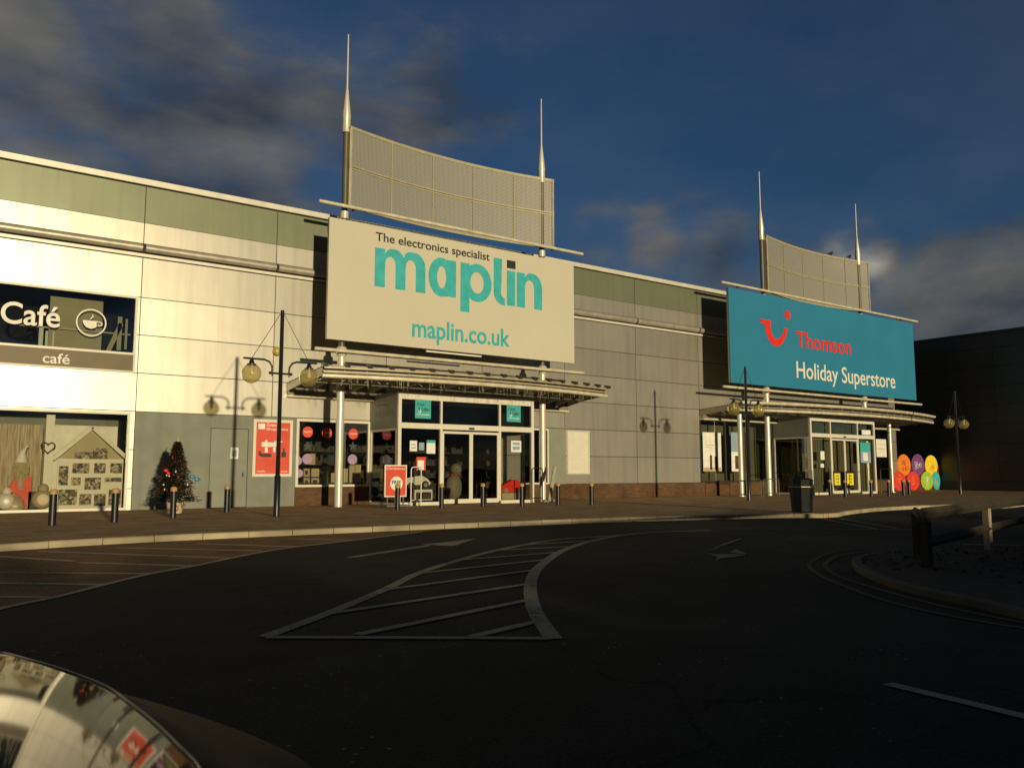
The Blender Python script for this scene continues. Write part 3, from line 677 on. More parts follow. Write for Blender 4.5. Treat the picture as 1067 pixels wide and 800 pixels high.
q = MB(); q.box(x0 + .05, x1 - .06, D - .005, D - .0025, z0 + .08, z1 - .1); q.build('print', M['paperblue'], no)
bl_ = thing('bulkhead_lamp', 'small round amber wall lamp on the cladding joint behind the lamp post', 'wall lamp', (10.44, D, 5.55))
q = MB(); q.sphere((10.44, D - .12, 5.53), .16, 16, 10, (1, .7, 1)); q.build('globe', mat('amber lamp', (.45, .32, .06), .3), bl_)
q = MB(); q.tube([(10.44, D - .05, 5.53), (10.44, D, 5.53)], .1, 10); q.build('base', M['darkframe'], bl_)
# blank lit poster case right of first entrance
pc = thing('poster_case', 'tall blank cream poster case on the wall right of the first entrance', 'poster case', (24.0, D, 1.13))
q = MB(); x0, x1, z0, z1 = 23.99, 25.33, 1.12, 3.09
q.box(x0, x1, D - .06, D - .001, z0, z0 + .06); q.box(x0, x1, D - .06, D - .001, z1 - .06, z1); q.box(x0, x0 + .06, D - .061, D - .001, z0 + .06, z1 - .06); q.box(x1 - .06, x1, D - .061, D - .001, z0 + .06, z1 - .06); q.build('frame', M['trim'], pc)
q = MB(); q.box(x0 + .06, x1 - .06, D - .03, D - .002, z0 + .06, z1 - .06); q.build('blank_sheet', M['white'], pc)

# ---- window 2 display
yw = D + .025
def disc(mb, cx, cz, r, y, n=24, th=.006): mb.poly(ringpts(cx, cz, r, r, n), None, lambda a, b: (a, y, b), lambda a, b: (a, y + th, b))
for k, (x_, y_) in enumerate([(321, 450), (341, 451), (368.5, 452)]):
    c = PY(x_, y_); q = MB(); disc(q, c.x, c.z, .2, yw); o = q.top('hanging_disc', M['poster'], ['leftmost red sale disc in the shop window', 'red sale disc partly behind the white column', 'rightmost red sale disc in the shop window'][k], 'sale disc', (c.x, yw, c.z), 'red sale discs in the window')
    tx = textmb('maplin', (c.x - .14, c.x + .14, c.z - .04, c.z + .05), yw - .006, .005, .01); tx.build('lettering', M['cream'], o) 
for k, (x_, y_) in enumerate([(321, 465), (368, 465)]):
    c = PY(x_, y_); q = MB(); q.poly([(c.x + (.2 if i % 2 == 0 else .08) * math.sin(i * math.pi / 5), c.z + (.2 if i % 2 == 0 else .08) * math.cos(i * math.pi / 5)) for i in range(10)][::-1], None, lambda a, b: (a, yw, b), lambda a, b: (a, yw + .006, b))
    q.top('window_star', mat('dim green star', (.03, .05, .045), .5), ['dim green star decal left of the column', 'dim green star decal right of the column'][k], 'star decal', (c.x, yw, c.z), 'star decals')
for k, (x_, y_) in enumerate([(320.5, 478), (367.5, 478.5), (311, 480), (312, 493)]):
    c = PY(x_, y_); q = MB(); disc(q, c.x, c.z, .19 if k < 2 else .15, yw - .004); q.top('window_disc', M['lilac'], ['lilac disc decal above the white boxes', 'lilac disc decal right of the column', 'small lilac disc at left window edge, upper', 'small lilac disc at left window edge, lower'][k], 'disc decal', (c.x, yw, c.z), 'lilac disc decals')
for k, (x0_, x1_, y0_, y1_) in enumerate([(316.5, 322.5, 488, 496.5), (324.5, 332.5, 488, 496.5), (316.5, 322.5, 498, 505.5), (324.5, 332.5, 498, 505.5), (322, 328.5, 472.5, 484), (334, 342, 492.5, 506), (345, 349, 492.5, 506), (358, 362.5, 488, 505), (364, 369.5, 484.5, 505), (370, 376, 484, 505)]):
    a0, a1, b0, b1 = pxrect(x0_, x1_, y0_, y1_, D + .3); tt = thing('boxed_product', ['white box upper left of four in the window', 'white box upper right of four in the window', 'white box lower left of four in the window', 'white box lower right of four in the window', 'white card behind the lilac disc', 'dark grey box beside the four white boxes', 'narrow white box just left of the column', 'narrow white box just right of the column', 'tall cream box right of the column', 'tallest cream box at the right window edge'][k], 'box', (a0, D + .3, b0), 'boxed goods in the window')
    q = MB(); q.box(a0, a1, D + .3, D + .42, b0, b1); q.build('carton', M['darkframe'] if k == 5 else M['beige'], tt)
    if k in (0, 2, 3): q = MB(); q.box(a0 + .05, a1 - .07, D + .294, D + .299, b0 + .07, b1 - .07); q.build('print', M['ink'], tt)
ht_ = MB(); ht_.box(11.38, 14.1, D + .28, D + .5, .74, .82); ht_.top('display_shelf', M['darkframe'], 'dark low shelf carrying boxes in the shop window', 'shelf', (11.4, D + .3, .74))

# ------------------------------------------------------------------ porches
def porch(x0, x1, yf, zt, door0, door1, ztr, zdoor, label, wallx_panel_z, lt, goods):
    t = thing('entrance_porch', label, 'porch', ((x0 + x1) / 2, yf, 0))
    f = MB(); w = .13
    # front frame
    f.box(x0, x0 + w, yf, yf + .12, 0, zt); f.box(x1 - w, x1, yf, yf + .12, 0, zt)
    f.box(x0 + w, x1 - w, yf - .01, yf + .12, zt - .28, zt)                       # fascia
    f.box(x0 + w, x1 - w, yf, yf + .11, ztr, ztr + .2)                             # transom
    for xm in (door0, door1): f.box(xm - .05, xm + .05, yf + .002, yf + .1, 0.1, ztr); f.box(xm - .04, xm + .04, yf + .002, yf + .1, ztr + .2, zt - .28)
    f.box(x0 + w, door0 - .05, yf, yf + .11, 0, .12); f.box(door1 + .05, x1 - w, yf, yf + .11, 0, .12)
    f.build('frame', M['white'], t)
    # side walls
    for xs, sgn in ((x0, 1), (x1, -1)):
        sd = MB(); xa, xb = (xs, xs + .07) if sgn > 0 else (xs - .07, xs)
        sd.box(xa, xb, yf + .12, yf + .22, 0, ztr); sd.box(xa, xb, D - .12, D - .03, 0, ztr); sd.box(xa, xb, yf + .22, D - .12, 0, .1); sd.box(xa, xb, yf + .22, D - .12, ztr - .08, ztr)
        o_ = sd.build('side_frame', M['white'] if sgn > 0 else M['white'], t)
        pn = MB(); pn.box(xa + .002, xb - .002, yf + .12, D - .03, ztr, zt - .02); pn.build('side_panel', M['greypanel'], t)
        gl = MB(); gl.box(xa + .03, xb - .03, yf + .22, D - .12, .1, ztr - .08); gl.build('pane', M['glass'], o_)
    rf_ = MB(); rf_.box(x0 + .01, x1 - .01, yf + .13, D - .01, zt - .1, zt - .02); rf_.build('roof', M['truss'], t)
    # fixed panes
    for a, b in ((x0 + w, door0 - .05), (door1 + .05, x1 - w)):
        q = MB(); q.box(a, b, yf + .05, yf + .06, .12, ztr); q.build('pane', M['glass'], t)
    tp = MB()
    for a, b in ((x0 + w, door0 - .04), (door0 + .04, door1 - .04), (door1 + .04, x1 - w)): tp.box(a, b, yf + .05, yf + .06, ztr + .2, zt - .28)
    tp.build('transom_pane', M['glassdark'], t)
    mid = (door0 + door1) / 2
    for a, b in ((door0 + .05, mid - .003), (mid + .003, door1 - .05)):
        d = MB(); w2 = .075; yy0, yy1 = yf + .015, yf + .065
        d.box(a, a + w2, yy0, yy1, .04, zdoor); d.box(b - w2, b, yy0, yy1, .04, zdoor); d.box(a + w2, b - w2, yy0, yy1, zdoor - .09, zdoor); d.box(a + w2, b - w2, yy0, yy1, .04, .2)
        o_ = d.build('sliding_door', M['white'], t)
        g_ = MB(); g_.box(a + w2, b - w2, yy0 + .02, yy0 + .028, .2, zdoor - .09); g_.build('pane', M['glass'], o_)
    sn = MB(); sn.box(mid - .12, mid + .12, yf - .03, yf - .0005, ztr + .03, ztr + .1); sn.build('door_sensor', M['black'], t)
    fl = MB(); fl.box(x0 + .1, x1 - .1, yf + .13, D + .2, .002, .012); fl.build('entrance_mat', M['intfloor'], t)
    return t
pr1 = porch(14.2, 20.38, 26.6, 4.14, 16.02, 18.70, 2.80, 2.74, 'glazed white framed entrance porch below the cream sign', 0, None, 0)
pr2 = porch(38.95, 45.2, 26.5, 4.24, 40.82, 43.45, 3.10, 3.04, 'glazed white framed entrance porch below the blue green sign', 0, None, 0)
# porch 1 side lettering (grey on side panel)
def sidetext(txt, y0, y1, z0, z1, X, m, parent):
    t_ = textmb(txt, (0, 1, z0, z1), 0, .006, .02)
    for v in t_.v: v.xyz = (X - v.y if False else X - .006 + v.y, y1 + (y0 - y1) * v.x, v.z)
    return t_.build('lettering', m, parent)
sidetext('maplin', 26.95, 28.45, 3.16, 3.62, 14.199, mat('dim grey lettering', (.06, .07, .07), .5), pr1)
sidetext('The electronics specialist', 27.3, 28.35, 3.66, 3.74, 14.199, MATS['dim grey lettering'], pr1)
YP = 26.6
def sheet(x0, x1, y0, y1, Y, name, m, label, cat, group=None, inner=None, write=None):
    a0, a1, b0, b1 = pxrect(x0, x1, y0, y1, Y)
    t = thing(name, label, cat, (a0, Y, b0), group)
    q = MB(); q.box(a0, a1, Y - .004, Y, b0, b1); q.build('sheet', m, t)
    if inner:
        for (u0, u1, v0, v1, mm) in inner:
            q = MB(); q.box(a0 + (a1 - a0) * u0, a0 + (a1 - a0) * u1, Y - .008, Y - .0045, b0 + (b1 - b0) * v0, b0 + (b1 - b0) * v1); q.build('print', M[mm], t)
    if write:
        for (s, u0, u1, v0, v1, mm) in write:
            textmb(s, (a0 + (a1 - a0) * u0, a0 + (a1 - a0) * u1, b0 + (b1 - b0) * v0, b0 + (b1 - b0) * v1), Y - .0125, .004, .01).build('lettering', M[mm], t)
    return t
for k, (x0, x1, y0, y1) in enumerate([(432.5, 449, 417, 436), (528, 542.5, 422.5, 439.5)]):
    sheet(x0, x1, y0, y1, YP + .045, 'transom_poster', M['tealposter'], ['turquoise poster high in the left transom pane of the porch', 'turquoise poster high in the right transom pane of the porch'][k], 'poster', 'turquoise transom posters',
          [(.1, .9, .2, .23, 'paper')], [('Click', .12, .6, .68, .85, 'ink'), ('& Collect', .2, .9, .42, .62, 'ink'), ('o', .2, .38, .3, .5, 'paper')])
sheet(427, 434.5, 459, 470, YP + .045, 'door_sticker', M['paper'], 'white paper sheet, leftmost on the porch glass', 'sheet', None, [(.2, .8, .3, .36, 'ink'), (.2, .8, .6, .66, 'ink')])
sheet(436.5, 442, 461, 469, YP + .045, 'door_sticker', M['paperblue'], 'small blue sheet, second on the porch glass', 'sheet')
sheet(444.5, 453.5, 458.5, 472.5, YP + .045, 'door_sticker', M['paper'], 'white sheet with turquoise band on the porch glass', 'sheet', None, [(0, 1, .78, 1, 'tealposter')])
sheet(434, 443.5, 476, 490, YP + .045, 'door_sticker', M['poster'], 'red edged white sheet below the others on the porch glass', 'sheet', None, [(.12, .8, .05, .75, 'paper')])
sheet(532.5, 543, 459, 471, YP + .045, 'door_sticker', M['paper'], 'pale sheet with blue print right of the sliding doors', 'sheet', None, [(.15, .85, .2, .5, 'paperblue'), (.15, .85, .62, .85, 'paperblue')])
# objects inside porch 1
cr = thing('boxed_toy_car', 'white off-road car cut-out above a white box behind the porch glass', 'display', PY(440, 515, 27.1))
def pc_(x, y, Y): p = PY(x, y, Y); return (p.x, p.z)
q = MB(); Y_ = 27.1
q.poly([pc_(x, y, Y_) for x, y in [(424, 505), (424, 498), (434, 496), (440, 495.5), (446, 499), (449, 503), (447, 506), (441, 505)]][::-1] , None, lambda a, b: (a, Y_, b), lambda a, b: (a, Y_ + .08, b)); q.build('body', M['cream'], cr)
q = MB(); c = pc_(443, 505, Y_); disc(q, c[0], c[1], .15, Y_ - .03, 20, .03); c2 = pc_(428, 506, Y_); disc(q, c2[0], c2[1], .13, Y_ - .03, 20, .03); q.build('wheel', M['darkframe'], cr)
q = MB(); disc(q, c[0], c[1], .08, Y_ - .045, 16, .01); q.build('hub', M['silver'], cr)
x0, x1, z0, z1 = pxrect(432, 450.5, 510, 521, Y_); q = MB(); q.box(x0, x1, Y_, Y_ + .2, max(z0, .1), z1); bx_ = q.build('box', M['cream'], cr)
q = MB(); q.box(x0 + .06, x1 - .05, Y_ - .006, Y_ - .001, max(z0, .1) + .03, z1 - .09); q.build('print', M['goods'], bx_)
sm_ = thing('inflatable_snowman', 'plump grey inflatable snowman standing behind the left sliding door', 'inflatable figure', PY(473, 518, 27.4))
c = PY(474, 507, 27.4); q = MB(); q.sphere((c.x, 27.5, .62), .36, 20, 12, (1, .8, 1.45)); q.sphere((c.x + .1, 27.5, 1.32), .24, 16, 10); q.build('body', mat('grey vinyl', (.16, .15, .11), .6), sm_)
q = MB(); q.tube([(c.x - .22, 27.4, 1.1), (c.x + .32, 27.4, 1.12)], .06, 8); q.sphere((c.x + .02, 27.32, 1.32), .06, 8, 6); q.build('scarf', mat('dull red cloth', (.22, .05, .03), .7), sm_)
rc_ = thing('red_model_car', 'glossy red model car on a brown box behind the right pane', 'model car', PY(533, 508, 27.1))
q = MB(); q.poly([pc_(x, y, 27.1) for x, y in [(523, 513), (523, 507), (526, 504), (530, 502), (534, 499.5), (539, 500), (542, 503), (545, 507), (545, 513)]][::-1], None, lambda a, b: (a, 27.1, b), lambda a, b: (a, 27.3, b)); q.build('body', M['red'], rc_)
for x_ in (527, 541): c2 = pc_(x_, 511, 27.1); q = MB(); disc(q, c2[0], c2[1], .1, 27.07, 16, .028); q.build('wheel', M['silver'], rc_)
x0, x1, z0, z1 = pxrect(523, 542, 513.5, 521, 27.1); q = MB(); q.box(x0, x1, 27.08, 27.4, .13, z1); q.top('cardboard_box', M['beige'], 'brown cardboard box under the red model car', 'box', (x0, 27.08, .13))
sh = thing('stocked_shelving', 'dark shelving stacked with mixed goods deep inside the shop', 'shelving', (18, 33.5, 0))
q = MB()
for X0 in (12.5, 15.2, 18.0, 20.2):
    for z_ in (.4, .95, 1.5, 2.05): q.box(X0, X0 + 2.1, 32.6, 33.1, z_, z_ + .04)
q.build('shelf', M['darkframe'], sh)
q = MB(); random.seed(5)
for X0 in (12.5, 15.2, 18.0, 20.2):
    for z_ in (.02, .44, .99, 1.54, 2.09):
        x_ = X0
        while x_ < X0 + 1.9:
            w_ = random.uniform(.1, .35); q.box(x_, x_ + w_ - .02, 32.65, 33.0, z_ + .001, z_ + random.uniform(.15, .4)); x_ += w_
so = q.build('goods', M['goods'], sh); so['kind'] = 'stuff'
# A-board and trolley frames
def hoop(name, px0, px1, ybase, ytop, mm, label, group=None, rad=.022, mid=True):
    b0 = PZ(px0, ybase, 0); b1 = PY(px1, ybase, b0.y); zt = PY(px0, ytop, b0.y).z
    q = MB(); r_ = .09
    q.tube([(b0.x, b0.y, 0), (b0.x, b0.y, zt - r_), (b0.x + r_ * .3, b0.y, zt - r_ * .3), (b0.x + r_, b0.y, zt), (b1.x - r_, b0.y, zt), (b1.x - r_ * .3, b0.y, zt - r_ * .3), (b1.x, b0.y, zt - r_), (b1.x, b0.y, 0)], rad, 10)
    if mid: q.tube([(b0.x, b0.y, .2), (b1.x, b0.y, .2)], rad * .8, 8)
    return q.top(name, mm, label, 'hoop rail', (b0.x, b0.y, 0), group)
hoop('hoop_barrier', 554.5, 565.5, 524.5, 487.5, M['black'], 'black hoop rail in front of the right corner of the first porch')
hoop('wire_stand', 428, 438.5, 527, 486.5, M['white'], 'pale tubular frame beside the red pavement sign')
hoop('hoop_barrier', 853.5, 865, 516.5, 487.8, M['black'], 'thin black hoop rail left of the second sliding doors')
hoop('hoop_barrier', 918.5, 930, 515.5, 488.2, M['black'], 'thin black hoop rail beside the far right canopy column')
cs = PZ(778, 518, 0)
for k, (xa, xb) in enumerate([(778, 793), (796, 812)]):
    hoop('cycle_stand', xa, xb, 518, 499, mat('galvanised tube', (.12, .12, .10), .5, .5), ['galvanised low hoop stand nearest the left columns', 'galvanised low hoop stand nearer the litter bin'][k], 'low hoop stands under the second canopy', .02, True)
ab = thing('pavement_sign', 'red pavement sign with a white circle beside the first entrance', 'pavement sign', PZ(412, 528.5, 0))
Ya = PZ(412, 528.5, 0).y; x0, x1, z0, z1 = pxrect(400.5, 423.5, 484.3, 517.5, Ya)
q = MB(); q.box(x0, x1, Ya - .02, Ya + .02, z0, z1); q.build('panel', M['cream'], ab)
q = MB(); q.box(x0 + .04, x1 - .04, Ya - .026, Ya - .021, z0 + .04, z1 - .04); q.build('print', M['poster'], ab)
cx_, cz_ = (x0 + x1) / 2 + .02, z0 + (z1 - z0) * .42
q = MB(); disc(q, cx_, cz_, .24, Ya - .033, 32, .006); q.build('white_circle', M['cream'], ab)
textmb('FREE', (cx_ - .17, cx_ + .17, cz_ - .02, cz_ + .1), Ya - .04, .005, .02).build('lettering', M['ink'], ab)
textmb('Christmas', (x0 + .06, x1 - .08, z1 - .16, z1 - .08), Ya - .032, .005, .01).build('lettering', M['cream'], ab)
q = MB(); q.box(x0 - .02, x1 + .05, Ya - .25, Ya + .25, .03, .09); q.box(x0 + .1, x0 + .14, Ya - .015, Ya + .015, .09, z0); q.box(x1 - .14, x1 - .1, Ya - .015, Ya + .015, .09, z0); q.build('base', mat('grey rubber base', (.12, .12, .1), .7), ab)
lb = PZ(575, 526, 0); q = MB(); pA = PY(572.5, 525, 26.0); pB = PY(576, 486, 26.6)
q.bar((pA.x, 26.0, .08), (pB.x, 26.45, pB.z), .16, .04, (0, 1, 0)); q.top('leaning_board', mat('pale grey board', (.33, .34, .25), .7), 'narrow pale board leaning on the wall right of the first porch', 'board', (pA.x, 26, .08))
q = MB(); c = PZ(570, 523.5, 0); q.tube([(c.x - .18, c.y, .07), (c.x + .35, c.y, .07)], .06, 10); q.tube([(c.x + .05, c.y, .03), (c.x + .05, c.y, .22)], .09, 12)
q.top('weighted_foot', M['greypanel'], 'small grey weighted foot on the paving by the hoop rail', 'foot', c)

# porch 2 dressing
bl2 = thing('vertical_blinds', 'olive grey vertical blinds hanging inside the second porch', 'blinds', (42, 27.1, .05))
q = MB()
for k in range(46): 
    x_ = 39.2 + k * .126; q.bar((x_, 27.05 + .012 * (k % 2), .1), (x_, 27.05 + .012 * (k % 2), 3.0), .118, .01, (0, 1, 0))
q.build('slat', mat('olive blind fabric', (.115, .11, .06), .8, 0, .2, 2), bl2)['kind'] = 'stuff'
q = MB(); q.box(39.1, 45.0, 27.0, 27.1, 3.0, 3.06); q.build('head_rail', M['greypanel'], bl2)
q = MB(); q.box(39.1, 45.05, 26.9, 26.92, 3.3, 3.95); q.top('reflection_board', mat('painted reflection board', (.10, .13, .14), .6), 'painted reflection board added behind the second porch transom for the sky tint in its glass', 'board', (42, 26.9, 3.3))  # added board whose blue stands in for sky reflected in the transom
YQ = 26.5
for k, (x0, x1, y0, y1) in enumerate([(868.3, 876.6, 490.5, 508.5), (881.3, 890.6, 490.5, 508.5)]):
    a = sheet(x0, x1, y0, y1, YQ + .012, 'door_notice', M['ink'], ['yellow and black notice on the left sliding door', 'yellow and black notice on the right sliding door'][k], 'notice', 'yellow door notices', [(.14, .86, .18, .86, 'yellow')],
              [('SALE', .3, .7, .66, .76, 'ink'), ('NOW', .3, .7, .48, .58, 'ink'), ('ON', .35, .65, .3, .4, 'ink')])
sheet(855, 859, 470, 479, YQ + .045, 'glass_sheet', M['paper'], 'small white sheet on the left pane of the second porch', 'sheet')
sheet(855, 858.5, 483, 487, YQ + .045, 'glass_sheet', M['paper'], 'smallest white sheet low on the left pane of the second porch', 'sheet')
sheet(896.5, 907, 461, 482, YQ + .045, 'glass_poster', M['paperblue'], 'turquoise topped poster on the right pane of the second porch', 'poster', None, [(0, 1, .55, 1, 'tealposter'), (.25, .7, .1, .5, 'paper')])
sheet(898, 907, 448, 453, YQ + .045, 'transom_sheet', M['paper'], 'white strip in the right transom pane of the second porch', 'sheet')
sheet(913, 923.5, 457.5, 476, D - .03, 'wall_poster', M['cream'], 'pale yellow poster right of the second porch', 'poster', None, [(.1, .9, .45, .48, 'beige'), (.1, .9, .7, .73, 'beige')])
x0, x1, z0, z1 = pxrect(733, 751.5, 450.5, 491, D + .025)
sheet(732.5, 751.5, 450.5, 491, D + .025, 'window_poster', M['paper'], 'pale poster with two small figures in the left dark window', 'poster', None, [(.36, .48, .05, .42, 'brick'), (.62, .76, .05, .38, 'brick'), (0.02, .98, .0, .1, 'beige'), (.2, .5, .6, .62, 'beige'), (.2, .6, .66, .68, 'beige')])
sheet(762, 774, 450.5, 491, D + .025, 'window_poster', M['paper'], 'pale poster with turquoise sky behind the front column', 'poster', None, [(0, 1, .5, 1, 'paperblue'), (.3, .7, .06, .4, 'brick')])
sheet(776.5, 780, 450.5, 491, D + .025, 'window_poster', M['beige'], 'narrow beige poster right of the far left column', 'poster')

# ------------------------------------------------------------------ signs with rails
def signboard(x0, x1, z0, z1, face, label, rails):
    t = thing('shop_sign', label, 'shop sign', ((x0 + x1) / 2, 26.9, z0))
    q = MB(); q.box(x0, x1, 26.9, 26.93, z0, z1); q.build('face', face, t)
    q = MB(); q.box(x0 + .003, x1 - .003, 26.93, 27.04, z0 + .003, z1 - .003); q.build('box_edge', M['signside'], t)
    for (a, b, z) in rails:
        q = MB(); q.tube([(a, 26.88, z), (b, 26.88, z)], .065, 12); r = q.build('rail', M['tube'], t)
        q = MB()
        for xx in (x0 + 1.0, x1 - 1.0): q.bar((xx, 26.9, z), (xx, 27.18, z), .08, .08)
        q.build('bracket', M['truss'], t)
    return t
s1 = signboard(11.50, 22.80, 5.84, 10.21, M['sign1'], 'large cream sign with turquoise lettering above the first entrance', [(11.08, 23.3, 10.71), (11.08, 23.3, 5.46)])
s2 = signboard(33.04, 50.8, 5.68, 10.53, M['sign2'], 'large blue green sign with red smile logo above the second entrance', [(32.5, 51.33, 10.73), (32.45, 51.31, 5.44)])
q = MB(); q.tube([(15.5, 26.92, 5.75), (18.0, 26.92, 5.75)], .035, 10); q.build('light_tube', M['lampwhite'], s1)
YS = 26.885
def bb(px, base, topy): pass
pA = PY(391.7, 246, YS); pB = PY(510.3, 268, YS)
textmb('The electronics specialist', (pA.x, pB.x, PY(420, 262.5, YS).z - .12 if False else PY(395, 251.2, YS).z - .10, PY(395, 242.2, YS).z), YS, .012, .012).build('lettering', M['ink'], s1)
textmb('maplin.co.uk', (PY(429.6, 345, YS).x, PY(531.4, 350, YS).x, PY(465, 360.5, YS).z, PY(475, 336.5, YS).z), YS, .012, .018).build('lettering', M['teal'], s1)
# big rounded wordmark built from outlines (unit x-height)
def arc(cx, cz, rx, rz, a0, a1, n=14): return [(cx + rx * math.cos(R(a0 + (a1 - a0) * k / n)), cz + rz * math.sin(R(a0 + (a1 - a0) * k / n))) for k in range(n + 1)]
T_ = .285
def g_n(w):
    r = .36
    return [(0, 0), (T_, 0), (T_, .52)] + arc(T_ + (w - 2 * T_) / 2, .58, (w - 2 * T_) / 2, .24, 180, 0)[0:] + [(w - T_, 0), (w, 0), (w, .6)] + arc(w - r, .62, r, .41, 0, 90) + arc(T_ + .18, .72, .2, .31, 90, 160, 5) + [(T_, .86), (T_, 1.0), (0, 1.0)], []
def g_m(w):
    h = (w + T_) / 2; r = .33; iw = (h - 2 * T_) / 2
    o_ = [(0, 0), (T_, 0), (T_, .52)] + arc(T_ + iw, .6, iw, .22, 180, 0) + [(h - T_, 0), (h, 0), (h, .52)] + arc(h + iw, .6, iw, .22, 180, 0) + [(w - T_, 0), (w, 0), (w, .6)] + arc(w - r, .64, r, .39, 0, 90) + arc(h + .12, .72, .2, .31, 90, 140, 4) + arc(h - r + .02, .68, r - .04, .35, 25, 90, 4) + arc(T_ + .18, .72, .2, .31, 90, 160, 5) + [(T_, .86), (T_, 1), (0, 1)]
    return o_, []
def g_a(w):
    rx = (w - .02) / 2
    o_ = [(w, 0), (w, 1), (w - T_, 1), (w - T_, .93)] + arc(rx * .95, .5, rx * .95, .53, 62, 298, 24) + [(w - T_, .07), (w - T_, 0)]
    hole = arc(rx * .97, .5, rx * .97 - T_ * .92, .30, 0, 360, 24)[:-1]
    hx = max(p[0] for p in hole); k = (w - T_ - .0) / hx if hx > w - T_ else 1
    return o_, [[(p[0] * k if k < 1 else p[0], p[1]) for p in hole][::-1]]
def g_p(w):
    o_, h_ = g_a(w); f = lambda p: (w - p[0], 1 - p[1])
    o_ = [f(p) for p in o_]; o_ = [((p[0]), (-.35 if (abs(p[1] - 1) > .5 and p[1] <= 0.001 and p[0] < T_ + .01) else p[1])) for p in o_]
    return o_, [[f(p) for p in h_[0]]]
def g_l(w): return [(0, 1.30), (0, .34)] + arc(.34, .34, .34, .36, 180, 270, 8) + [(w, -.02), (w, .19)] + arc(.36, .31, .11, .12, 270, 180, 6) + [(T_, 1.30)], []
def g_i(w): return [(0, 0), (T_, 0), (T_, 1), (0, 1)], []
zb = PY(470, 313.5, YS).z; 
# baseline / x-height measured on the board
zb = PY(355 + 35, 297.9, YS).z; zt_ = PY(390, 257.4, YS).z; xh = zt_ - zb
lay = [('m', g_m, 390.3, 443.2), ('a', g_a, 446.5, 475.2), ('p', g_p, 480.0, 512.3), ('l', g_l, 514.6, 526.2), ('i', g_i, 528.3, 536.5), ('n', g_n, 538.7, 564.9)]
wm = MB()
for ch_, fn, xa, xb in lay:
    X0, X1 = PY(xa, 300, YS).x, PY(xb, 300, YS).x
    w = (X1 - X0) / xh * 1.0
    o_, h_ = fn(max(w, T_))
    wm.poly(o_[:], h_, lambda a, b, X0=X0: (X0 + a * xh, YS, zb + b * xh), lambda a, b, X0=X0: (X0 + a * xh, YS + .012, zb + b * xh))
wm.build('lettering', M['teal'], s1)
X0 = PY(528.3, 272, YS).x; q = MB(); q.box(X0, X0 + T_ * xh * 1.05, YS, YS + .012, zb + xh * 1.07, zb + xh * 1.30); q.build('letter_dot', M['ink'], s1)
# second sign
textmb('Thomson', (PY(830, 355, YS).x, PY(886.6, 365, YS).x, PY(830, 361.6, YS).z, PY(830, 344.8, YS).z), YS, .012, .014).build('lettering', M['red'], s2)
zH = PY(830, 394.3, YS).z; zT = PY(830, 376, YS).z
textmb('Holiday Superstore', (PY(830, 385, YS).x, PY(932.8, 398, YS).x, zH - .26 * (zT - zH), zT), YS, .012, .008).build('lettering', M['cream'], s2)
lg = MB(); A_ = PY(808.6, 345, YS)
f0 = lambda a, b: (A_.x + a, YS, A_.z + b); f1 = lambda a, b: (A_.x + a, YS + .012, A_.z + b)
c_d = PY(820.7, 328.1, YS); disc(lg, c_d.x, c_d.z, .25, YS, 24, .012)
P_ = lambda x, y: (lambda p: (p.x - A_.x, p.z - A_.z))(PY(x, y, YS))
outer = bez([Vector((*P_(x, y), 0)) for x, y in [(796.5, 336), (798.5, 347), (802.5, 356), (808.6, 360.8), (814.5, 358.5), (819, 350), (820.3, 342.5)]], 5)
inner_ = bez([Vector((*P_(x, y), 0)) for x, y in [(817, 341.5), (815.5, 348), (811.5, 353), (807.5, 352.5), (804.3, 347), (802.3, 337)]], 5)
lg.poly([(p.x, p.y) for p in outer] + [(p.x, p.y) for p in inner_], None, f0, f1)
lg.poly([P_(792.2, 336), P_(803.2, 338), P_(803.2, 334.2), P_(792.2, 332)], None, lambda a, b: (A_.x + a, YS - .002, A_.z + b), lambda a, b: (A_.x + a, YS - .0005, A_.z + b))
lg.build('smile_logo', M['red'], s2)

# ------------------------------------------------------------------ masts, screens, columns
def mast(x, label):
    t = thing('sign_mast', label, 'mast', (x, 27.25, 0), 'pointed masts behind the signs')
    q = MB(); q.tube([(x, 27.25, 0), (x, 27.25, 5.62)], .14, 18); q.build('column', M['mast'], t)
    q = MB(); q.tube([(x, 27.25, 5.3), (x, 27.25, 5.36), (x, 27.25, 5.6), (x, 27.25, 5.66)], [.14, .19, .19, .14], 18); q.build('collar', M['mast'], t)
    q = MB(); q.tube([(x, 27.25, 5.62), (x, 27.25, 13.75)], .11, 14); q.build('shaft', mat('dark khaki mast', (.12, .11, .08), .5, .3), t)
    q = MB(); q.tube([(x, 27.25, 10.35), (x, 27.25, 10.62)], .15, 14); q.build('joint', M['mast'], t)
    q = MB(); q.tube([(x, 27.25, 13.6), (x, 27.25, 14.15), (x, 27.25, 14.2), (x, 27.25, 15.26)], [.15, .15, .165, .05], 18); q.build('cone', M['mast'], t)
    q = MB(); q.tube([(x, 27.25, 15.2), (x, 27.25, 17.4)], [.04, .028], 10); q.build('spike', M['mast'], t)
    return t
mast(12.22, 'leftmost tall pointed mast, left end of the first mesh screen'); mast(21.32, 'second tall pointed mast, right end of the first mesh screen')
mast(36.3, 'third pointed mast, left end of the second mesh screen'); mast(45.5, 'rightmost pointed mast, right end of the second mesh screen')
